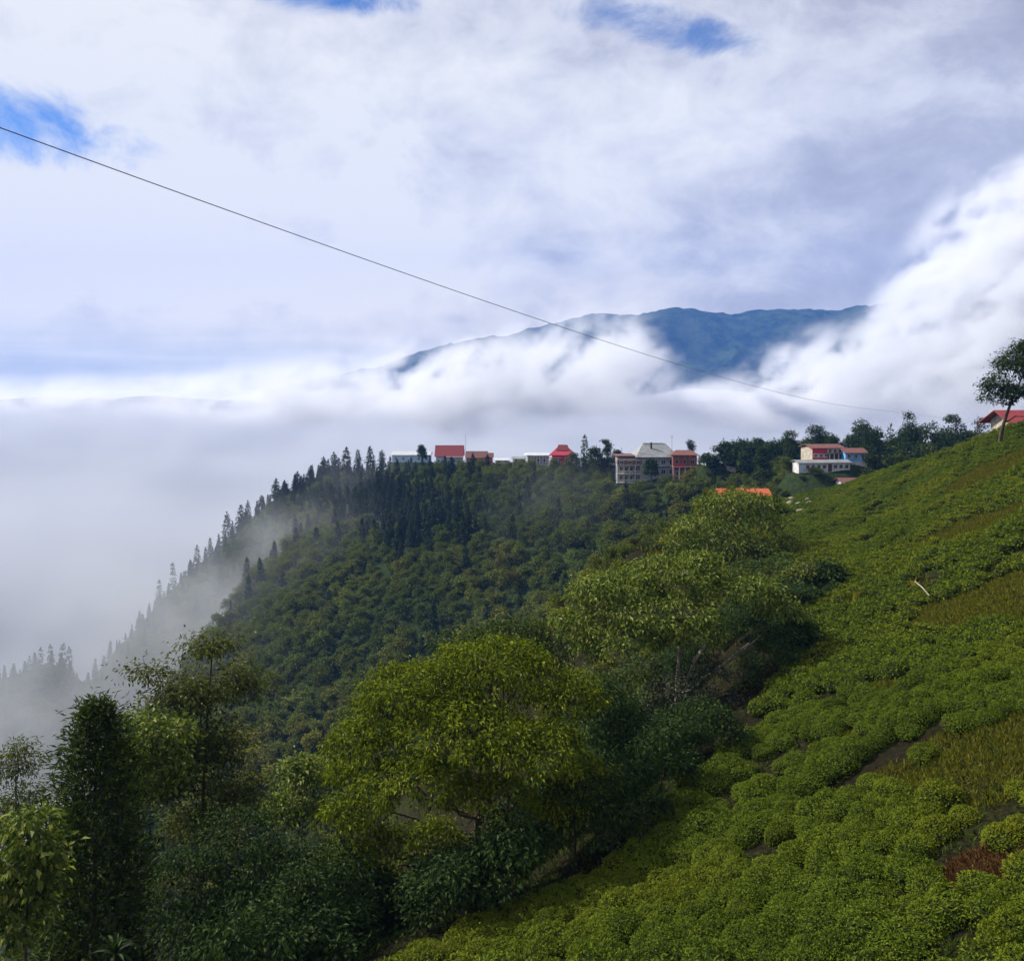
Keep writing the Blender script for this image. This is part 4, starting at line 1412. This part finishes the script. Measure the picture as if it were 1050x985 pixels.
P_PALEROOF = paint("pale_roof_sheet", (0.55, 0.58, 0.60), 0.3, 0.5)
P_BRICK = paint("red_brick", (0.20, 0.065, 0.05), 0.4, scale=3.0)
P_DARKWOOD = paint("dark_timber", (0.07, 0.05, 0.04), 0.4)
P_CONC = paint("weathered_concrete", (0.44, 0.42, 0.39), 0.4)
P_STONE = paint("grey_stone", (0.22, 0.19, 0.155), 0.5, scale=3.0)
mg, Ng = new_mat("window_glass")
bg_ = Ng.new('ShaderNodeBsdfPrincipled')
bg_.inputs['Base Color'].default_value = (0.025, 0.03, 0.035, 1)
bg_.inputs['Roughness'].default_value = 0.12
out(Ng, bg_.outputs[0])
P_GLASS = mg
P_METAL = paint("dark_metal", (0.10, 0.10, 0.11), 0.2, 0.5)


def boxes(bs):
    """(x0, x1, y0, y1, z0, z1) boxes in one mesh"""
    g = Geo()
    for x0, x1, y0, y1, z0, z1 in bs:
        V = np.array([(x, y, z) for x in (x0, x1) for y in (y0, y1) for z in (z0, z1)], float)
        g.add(V, np.array([(0, 1, 3, 2), (4, 6, 7, 5), (0, 4, 5, 1), (2, 3, 7, 6), (0, 2, 6, 4), (1, 5, 7, 3)]))
    return g


def part(name, bs, mat, parent):
    return link(name, boxes(bs).mesh(name, mat), parent)


def window(par, x, z, w, h, y=0.0, fr=P_WHITE):
    """a framed window on the front wall, its pane a sub-part"""
    t = 0.10
    f = part('window', [(x, x + w, y - 0.10, y - 0.003, z, z + t), (x, x + w, y - 0.10, y - 0.003, z + h - t, z + h),
                        (x, x + t, y - 0.10, y - 0.003, z + t + .002, z + h - t - .002), (x + w - t, x + w, y - 0.10, y - 0.003, z + t + .002, z + h - t - .002),
                        (x + w / 2 - 0.03, x + w / 2 + 0.03, y - 0.09, y - 0.003, z + t + .002, z + h - t - .002)], fr, par)
    part('pane', [(x + t + .003, x + w / 2 - .033, y - 0.05, y - 0.004, z + t + .003, z + h - t - .003),
                  (x + w / 2 + .033, x + w - t - .003, y - 0.05, y - 0.004, z + t + .003, z + h - t - .003)], P_GLASS, f)


def gable_roof(par, w, d, z, rise, mat, over=0.45, th=0.12, x0=0.0, y0=0.0, axis='x', name='roof', hip=0.0):
    """a pitched roof of real thickness; ridge along x (hip > 0 pulls the ridge ends in) or along y"""
    g = Geo()
    if axis == 'x':
        xa, xb, ya, yb = x0 - over, x0 + w + over, y0 - over, y0 + d + over
        ym = (ya + yb) / 2
        lo = z - over * rise / (d / 2)
        R0, R1 = (xa + hip, ym, z + rise), (xb - hip, ym, z + rise)
        A = [(xa, ya, lo), (xb, ya, lo), (xb, yb, lo), (xa, yb, lo), R0, R1]
    else:
        xa, xb, ya, yb = x0 - over, x0 + w + over, y0 - over, y0 + d + over
        xm = (xa + xb) / 2
        lo = z - over * rise / (w / 2)
        A = [(xa, yb, lo), (xa, ya, lo), (xb, ya, lo), (xb, yb, lo), (xm, yb - hip, z + rise), (xm, ya + hip, z + rise)]
        A = [A[1], A[2], A[3], A[0], (xm, ya + hip, z + rise), (xm, yb - hip, z + rise)]
        # order so that slopes are (1,2,5,4) and (3,0,4,5)
    V = np.array(A + [(a, b, c - th) for a, b, c in A], float)
    if axis == 'x':
        T = [(0, 1, 5, 4), (2, 3, 4, 5)]; E = [(1, 2, 5), (3, 0, 4)]
        sides = [(0, 1), (1, 2), (2, 3), (3, 0)] if hip else [(0, 1), (1, 5), (5, 2), (2, 3), (3, 4), (4, 0)]
    else:
        T = [(1, 2, 5, 4), (3, 0, 4, 5)]; E = [(0, 1, 4), (2, 3, 5)]
        sides = [(0, 1), (1, 2), (2, 3), (3, 0)] if hip else [(1, 2), (2, 5), (5, 3), (3, 0), (0, 4), (4, 1)]
    Q = list(T) + [(a + 6, d_ + 6, c + 6, b + 6) for a, b, c, d_ in T] + [(a, a + 6, b + 6, b) for a, b in sides]
    Tr = []
    if hip: Tr = E + [(a + 6, c + 6, b + 6) for a, b, c in E]
    g.add(V, np.array(Q))
    if Tr: g.order.append((np.array(Tr), 0))
    return link(name, g.mesh(name, mat), par)


def gable_wall(par, w, d, h, rise, mat, x0=0.0, y0=0.0, base=-3.0, axis='x'):
    """outer walls carried down into the hillside, with gables up to the roof"""
    g = boxes([(x0, x0 + w, y0, y0 + d, base, h)])
    if rise:
        if axis == 'x':
            V = np.array([(x0, y0, h), (x0, y0 + d, h), (x0, y0 + d / 2, h + rise), (x0 + w, y0, h), (x0 + w, y0 + d, h), (x0 + w, y0 + d / 2, h + rise)], float)
        else:
            V = np.array([(x0, y0, h), (x0 + w, y0, h), (x0 + w / 2, y0, h + rise), (x0, y0 + d, h), (x0 + w, y0 + d, h), (x0 + w / 2, y0 + d, h + rise)], float)
        V[:, 2] -= 0.16 * (V[:, 2] > h)
        g.n_off = g.n
        n0 = g.n
        g.V.append(V); g.n += 6
        g.order.append((np.array([(0, 1, 2), (3, 5, 4)]) + n0, 0))
    return link('wall', g.mesh('wall', mat), par)


def house_at(name, xl, rb, Y, rz, label, cat="house"):
    """a house whose front left bottom corner is seen at pixel (xl, rb) at depth Y; returns Empty and metres per pixel"""
    p = px(xl, rb, Y)
    t = empty(name, p, rz)
    tag(t, label, cat)
    return t, Y / 909.0


def simple_house(name, xl, xr, rb, reave, rridge, Y, wall, roof, label, depth=6.0, rz=0.0, n_win=3, win=(1.0, 1.1), door=None, hip=0.0, axis='x', over=0.45, fr=P_WHITE, chimney=False):
    t, k = house_at(name, xl, rb, Y, rz, label)
    w = (xr - xl) * k; h = (rb - reave) * k; rise = (reave - rridge) * k
    gable_wall(t, w, depth, h, 0 if hip else rise, wall, axis=axis)
    r = gable_roof(t, w, depth, h + 0.02, rise, roof, over=over, hip=hip, axis=axis)
    if n_win:
        pitch = w / n_win
        ww, wh = min(win[0], pitch * 0.6), min(win[1], h * 0.55)
        for i in range(n_win):
            if door is not None and i == door:
                d_ = part('door', [(pitch * i + pitch / 2 - 0.45, pitch * i + pitch / 2 + 0.45, -0.06, -0.003, 0.0, min(2.0, h * 0.8))], P_DARKWOOD, t)
                part('handle', [(pitch * i + pitch / 2 + 0.28, pitch * i + pitch / 2 + 0.36, -0.12, -0.063, 0.9, 1.0)], P_METAL, d_)
                continue
            window(t, pitch * i + (pitch - ww) / 2, h * 0.32, ww, wh, fr=fr)
    part('plinth', [(-0.12, w + 0.12, -0.12, depth + 0.12, -3.2, 0.0)], P_CONC, t)
    return t, w, h


simple_house("low_house", 402, 441, 474, 466, 463, 390, P_PALEBLUE, P_PALEROOF, "low pale blue house with a pale roof, leftmost on the ridge", n_win=5, door=2, depth=7)
t, w, h = simple_house("red_roofed_house", 447, 474, 477, 466.5, 457, 378, P_PALEBLUE, P_REDROOF, "white and pale blue house under a steep red gabled roof", n_win=5, door=2, depth=8, over=0.6)
part('porch_post', [(w * 0.45, w * 0.45 + 0.18, -1.2, -1.02, -1.5, h * 0.82)], P_WHITE, t)
part('porch_post', [(w * 0.95, w * 0.95 + 0.18, -1.2, -1.02, -1.5, h * 0.82)], P_WHITE, t)
part('porch_roof', [(w * 0.35, w + 0.5, -1.6, -0.004, h * 0.83, h * 0.83 + 0.12)], P_PALEROOF, t)
simple_house("rust_roofed_house", 478, 499, 475, 468.5, 463, 372, P_BRICK, P_RUST, "brown brick house with a rusty roof, right of the steep red roof", n_win=3, door=1, depth=7)
simple_house("rust_roofed_shed", 497, 505, 475, 468, 464.5, 366, P_CRIMSON, P_RUST, "small dark red shed touching the brown brick house", n_win=1, depth=4)
simple_house("low_house", 508, 522, 476, 471.5, 470, 360, P_CREAM, P_PALEROOF, "tiny cream house in the gap between the rusty roof and the colonnaded house", n_win=2, depth=5)
simple_house("low_house", 526, 539, 475, 470, 468.5, 352, P_WHITE, P_GREYROOF, "tiny white house with grey roof left of the colonnaded house", n_win=2, depth=5)
# long white colonnaded house
t, k = house_at("colonnaded_house", 541, 476, 340, 0.0, "long white house with a row of columns, left of the crimson house", "house")
w = 22 * k; h = 8.5 * k
gable_wall(t, w, 6, h, 0, P_GREY)
gable_roof(t, w, 6, h + 0.62, 0.5, P_PALEROOF, over=1.3, th=0.15, hip=2.0)
for i in range(8):
    part('column', [(i * (w - 0.3) / 7, i * (w - 0.3) / 7 + 0.3, -1.1, -0.8, -1.5, h)], P_WHITE, t)
part('beam', [(-0.2, w + 0.2, -1.2, -0.7, h + .003, h + 0.4)], P_WHITE, t)
for i in range(3): window(t, 0.6 + i * w / 3, 0.9, 1.2, 1.3)
part('plinth', [(-0.3, w + 0.3, -1.6, 6.2, -4, -0.02)], P_CONC, t)

# crimson house: two pitched roofs over a red front, red sheet below
t, k = house_at("crimson_house", 566, 477, 325, -0.15, "bright crimson house with stepped red roofs on the ridge", "house")
w = 22 * k
gable_wall(t, w * 0.95, 6, 11.5 * k, 0, P_CRIMSON, base=-4.0)
gable_roof(t, w * 1.0, 6, 12 * k, 5.5 * k, P_CRIMSON, over=0.7, hip=2.4, x0=-0.3)
gable_roof(t, w * 0.55, 3.2, 14.8 * k, 6.0 * k, P_REDROOF, over=0.5, hip=1.0, x0=w * 0.2, y0=1.4, name='upper_roof')
part('upper_wall', [(w * 0.2, w * 0.75, 1.4, 4.6, 11.6 * k, 15.4 * k)], P_DARKWOOD, t)
part('porch_roof', [(-1.6, w * 0.5, -1.8, -0.004, 7.6 * k, 7.6 * k + 0.14)], P_CRIMSON, t)
for i in range(3): part('porch_post', [(-1.4 + i * 1.9, -1.22 + i * 1.9, -1.7, -1.52, -3, 7.55 * k)], P_WHITE, t)
for i in range(2): window(t, 0.5 + i * 1.6, 2.6 * k, 1.1, 1.2)
window(t, w * 0.62, 5 * k, 1.4, 1.2)
part('red_screen', [(w * 0.42, w * 0.98, -0.35, -0.2, -7.0 * k, 2.4 * k)], P_CRIMSON, t)

# large building: three open storeys on the left, grey walls and a grey hipped roof on the right
t, k = house_at("hotel_building", 633, 495, 268, 0.0, "largest building on the ridge, balconied storeys and a grey hipped roof", "building")
wL = 25 * k; H1 = 9.0 * k
part('wall', [(0.4, wL - 0.01, 1.8, 10, -5, 27 * k)], P_GREY, t)
part('top_wall', [(0.0, wL - 0.012, 0.0, 1.79, 18.3 * k, 23 * k)], P_BRICK, t)
for j in range(3):
    part('floor_slab', [(-0.2, wL - 0.02, -0.25, 1.78, j * H1 - 0.12, j * H1 + 0.12)], P_CONC if j else P_CONC, t)
    if j < 2:
        for i in range(5):
            xx = i * (wL - 0.4) / 4
            part('pillar', [(xx, xx + 0.34, -0.1, 0.24, j * H1 + .122, (j + 1) * H1 - .122)], P_CREAM, t)
        r = part('railing', [(0.1, wL - 0.1, -0.18, -0.13, j * H1 + 0.95, j * H1 + 1.05)] + [(0.1 + q * (wL - 0.3) / 24, 0.16 + q * (wL - 0.3) / 24, -0.18, -0.13, j * H1 + .122, j * H1 + 0.948) for q in range(25)], P_WHITE, t)
        for i in range(4): window(t, 0.9 + i * (wL - 1.4) / 4, j * H1 + 0.7, 1.0, 1.3, y=1.8)
for i in range(3): window(t, 0.7 + i * wL / 3, 19.3 * k, 1.3, 1.0, y=0.0)
part('flat_roof', [(-0.4, wL - 0.03, -0.4, 10.2, 27 * k + .003, 27 * k + 0.25)], P_RUST, t)
part('roof_parapet', [(0, wL - 0.05, -0.1, 0.1, 23 * k + .003, 25 * k)], P_CREAM, t)
wR = 33 * k
part('wall', [(wL + 0.002, wL + wR, -0.6, 11, -5, 27.5 * k)], P_GREY, t)
gable_roof(t, wR + 6 * k, 11.5, 28.5 * k, 11.0 * k, P_GREYROOF, over=0.9, hip=3.2, x0=wL - 4 * k, y0=-0.8)
part('ridge_cap', [(wL + 1.0, wL + wR - 2.4, 4.75, 5.15, 39.4 * k, 39.4 * k + 0.2)], P_PALEROOF, t)
for j in range(2):
    for i in range(4): window(t, wL + 0.9 + i * wR / 4, (9 + 10 * j) * k, 1.4, 1.5, y=-0.6, fr=P_PALEBLUE)
part('chimney', [(wL + 3.0, wL + 3.5, 2.2, 2.7, 33 * k, 41 * k)], P_DARKWOOD, t)
part('awning', [(wL + 0.5, wL + wR - 0.5, -1.5, -0.604, 17.5 * k, 17.5 * k + 0.1)], P_PALEBLUE, t)

# red brick house right of it
t, k = house_at("brick_house", 690, 490, 262, -0.1, "two storey red brick house with pillars, right of the grey roofed building", "house")
w = 24 * k
gable_wall(t, w, 7, 24 * k, 0, P_BRICK, base=-5)
gable_roof(t, w, 7, 24.5 * k, 3.5 * k, P_RUST, over=0.7, hip=2.0)
part('floor_slab', [(-0.3, w + 0.3, -1.3, -0.004, 11.5 * k, 11.5 * k + 0.25)], P_CREAM, t)
for i in range(5):
    xx = i * (w - 0.3) / 4
    part('pillar', [(xx, xx + 0.3, -1.2, -0.9, -2, 11.45 * k)], P_CREAM, t)
    part('pillar', [(xx, xx + 0.26, -1.2, -0.94, 11.5 * k + .253, 23 * k)], P_BRICK, t)
for i in range(3):
    window(t, 0.6 + i * w / 3, 2 * k, 1.1, 1.5)
    window(t, 0.6 + i * w / 3, 14.5 * k, 1.1, 1.4, fr=P_CREAM)
part('balcony_wall', [(0, w * 0.5, -1.25, -1.1, 11.5 * k + .253, 15 * k)], P_CRIMSON, t)

simple_house("small_white_house", 724, 736, 476, 470, 467, 255, P_WHITE, P_GREYROOF, "small white house half hidden by trees left of the radio mast", n_win=2, depth=4)
simple_house("small_white_house", 746, 754, 479, 474, 471.5, 250, P_WHITE, P_RUST, "tiny white hut on the slope right of the radio mast", n_win=1, depth=3)

# red and white house with its blue neighbour and the long white row below
t, k = house_at("red_white_house", 833, 474, 205, 0.12, "red and white striped house above the long white wall", "house")
w = 33 * k
gable_wall(t, w, 6, 15 * k, 0, P_CREAM, base=-4)
part('red_band', [(-0.05, w * 0.47, -0.25, -0.005, 0.2 * k, 4.9 * k)], P_CRIMSON, t)
part('red_band', [(-0.05, w * 0.47, -0.25, -0.005, 9.4 * k, 13.6 * k)], P_CRIMSON, t)
part('porch_shade_panel', [(w * 0.5, w * 0.95, -0.12, -0.005, 0.5 * k, 8 * k)], P_DARKWOOD, t)  # flat dark panel standing in for the shade under the porch roof
gable_roof(t, w, 6, 15.2 * k, 2.8 * k, P_RUST, over=0.5, hip=0.0)
for i in range(3): window(t, 0.4 + i * 1.25, 5.0 * k, 0.9, 0.85)
for i in range(3): window(t, w * 0.52 + i * 1.2, 9.6 * k, 0.85, 0.9)
for i in range(4): part('porch_post', [(w * 0.5 + i * 1.1, w * 0.5 + 0.14 + i * 1.1, -0.9, -0.76, -1, 9 * k)], P_WHITE, t)
part('porch_roof', [(w * 0.47, w + 0.2, -1.1, -0.13, 9 * k, 9 * k + 0.1)], P_RUST, t)
t, w, h = simple_house("blue_house", 867, 888, 473, 463.5, 460, 203, P_BLUE, P_RUST, "bright blue house touching the red and white house", n_win=3, depth=5)
t, k = house_at("white_row_house", 819, 484, 198, 0.10, "long low white building with a dark roof edge below the red and white house", "house")
w = 55 * k
gable_wall(t, w, 3.5, 9.5 * k, 0, P_WHITE, base=-4)
gable_roof(t, w, 3.5, 10 * k, 0.45, P_GREYROOF, over=0.35, hip=0.0)
for i in range(9):
    if i in (0, 5):
        d_ = part('door', [(0.35 + i * 1.3, 1.2 + i * 1.3, -0.06, -0.003, 0, 1.75)], P_DARKWOOD if i else P_PALEBLUE, t)
        part('handle', [(1.0 + i * 1.3, 1.08 + i * 1.3, -0.12, -0.063, 0.85, 0.95)], P_METAL, d_)
    else:
        window(t, 0.35 + i * 1.3, 0.75, 0.8, 0.85, fr=P_GREY)
simple_house("brown_roofed_house", 866, 889, 502, 494.5, 491, 188, P_WHITE, P_RUST, "small white house under a brown roof on the slope below the blue house", n_win=3, door=1, depth=5, over=0.7)
simple_house("orange_roofed_house", 740, 790, 512, 508, 502.5, 120, P_CREAM, P_ORANGE, "house with a bright orange roof behind the smaller large leaved tree", n_win=4, depth=4, over=0.3)
# at the right edge behind the leaning tree
t, w, h = simple_house("hilltop_house", 1040, 1080, 452, 431, 421, 122, P_CREAM, P_REDROOF, "white house with a red roof on the hilltop behind the leaning tree", n_win=4, depth=6, over=1.2, hip=0.0)
part('blue_panel', [(0.3, 2.0, -0.14, -0.005, 0.1, 1.3)], P_BLUE, t)

# pale boulders lying on the slope right of the orange roof
def boulders():
    r = np.random.default_rng(31)
    for k in range(9):
        c = hit(803 + r.uniform(0, 28), 513 + r.uniform(0, 14))
        if c is None: continue
        bm_v, bm_f = [], []
        n, m_ = 9, 6
        ph = r.uniform(0, 6.28, 3); sx, sy, sz = r.uniform(0.45, 0.95), r.uniform(0.4, 0.8), r.uniform(0.35, 0.65)
        th = np.arange(n) * 2 * PI / n
        for j in range(m_):
            e = -0.9 + 2.35 * j / (m_ - 1)
            rr = math.cos(min(e, 1.45)) * (1 + 0.16 * np.sin(2 * th + ph[0]) + 0.12 * np.sin(3 * th + ph[1] + j))
            bm_v.append(np.stack([sx * rr * np.cos(th), sy * rr * np.sin(th), np.full(n, sz * math.sin(e))], 1))
        i = np.arange(m_ - 1)[:, None] * n; j = np.arange(n)[None]
        F = np.stack([i + j, i + (j + 1) % n, i + n + (j + 1) % n, i + n + j], -1).reshape(-1, 4)
        top = np.arange(n)[None] + (m_ - 1) * n
        o = link("boulder", mesh_np("boulder", np.concatenate(bm_v), [F, top], P_STONE), None, (c[0], c[1], c[2] + 0.15))
        tag(o, "pale boulder on the brown slope right of the orange roof", "boulder", "boulders beside the orange roof")


boulders()

# radio mast, aerials, poles
def mast(name, xp, rb, rt_, Y, r, label, arms=()):
    b = px(xp, rb, Y); H = (rb - rt_) / 909 * Y
    g_ = h1(b[0], b[1]); z0 = min(b[2], g_) - 0.3
    t = empty(name, (b[0], b[1], z0)); H += b[2] - z0
    tag(t, label, "mast")
    V, F = tube(np.array([[0, 0, 0], [0, 0, H * 0.5], [0, 0, H]]), [r, r * 0.8, r * 0.5], 6)
    g = Geo(); g.add(V, F)
    link('pole', g.mesh('pole', P_METAL), t)
    for f, w_ in arms:
        part('crossarm', [(-w_, w_, -0.04, 0.04, H * f, H * f + 0.08)], P_METAL, t)


mast("radio_mast", 742, 474, 448, 258, 0.14, "thin dark radio mast right of the brick house", ((0.92, 0.5), (0.80, 0.6)))
mast("aerial", 477.5, 476, 444, 376, 0.10, "thin aerial between the steep red roof and the brown brick house", ((0.95, 0.4),))
mast("aerial", 689, 474, 446, 266, 0.08, "thin aerial above the right end of the grey hipped roof", ((0.95, 0.4),))
mast("utility_pole", 734, 480, 460, 254, 0.09, "short pole beside the small white house", ((0.9, 0.6),))

# the cable overhead, running on to a pole among the skyline trees
def build_cable():
    A, B = px(0, 131, 15.0), px(880, 418, 80.0)
    t = np.concatenate([np.linspace(-0.25, 1, 150), np.linspace(1, 2.85, 60)[1:]])
    p = A + (B - A) * t[:, None]
    p[:, 2] -= np.where(t <= 1, 4 * 0.75 * t * (1 - t), -3.0 * (t - 1))
    g = Geo(); g.add(*tube(p, 0.0095, 6))
    tag(link("overhead_cable", g.mesh("overhead_cable", P_METAL, True)), "single black cable strung across the sky from upper left", "cable")
    e = p[-1]
    z = h1(e[0], e[1]) - 0.4
    t_ = empty("utility_pole", (e[0], e[1], z))
    tag(t_, "wooden pole among the skyline trees, carrying the end of the cable", "pole")
    g = Geo(); g.add(*tube(np.array([[0, 0, 0], [0, 0, (e[2] - z) * 0.5], [0, 0, e[2] - z + 0.3]]), [0.14, 0.12, 0.10], 7))
    link('pole', g.mesh('pole', BARK, True), t_)
    part('crossarm', [(-0.7, 0.7, -0.16, -0.08, e[2] - z - 0.2, e[2] - z - 0.08)], BARK, t_)


build_cable()

# a bare pale stick lying on the tea
a_, b_ = hit(938, 616), hit(953, 626)
g = Geo(); g.add(*tube(np.array([a_ + [0, 0, 1.1], (a_ + b_) / 2 + [0, 0, 1.02], b_ + [0, 0, 0.8]]), [0.03, 0.04, 0.03], 6))
tag(link("pale_stick", g.mesh("pale_stick", PALE_BARK)), "bare pale stick lying across the tea in the middle of the slope", "stick")
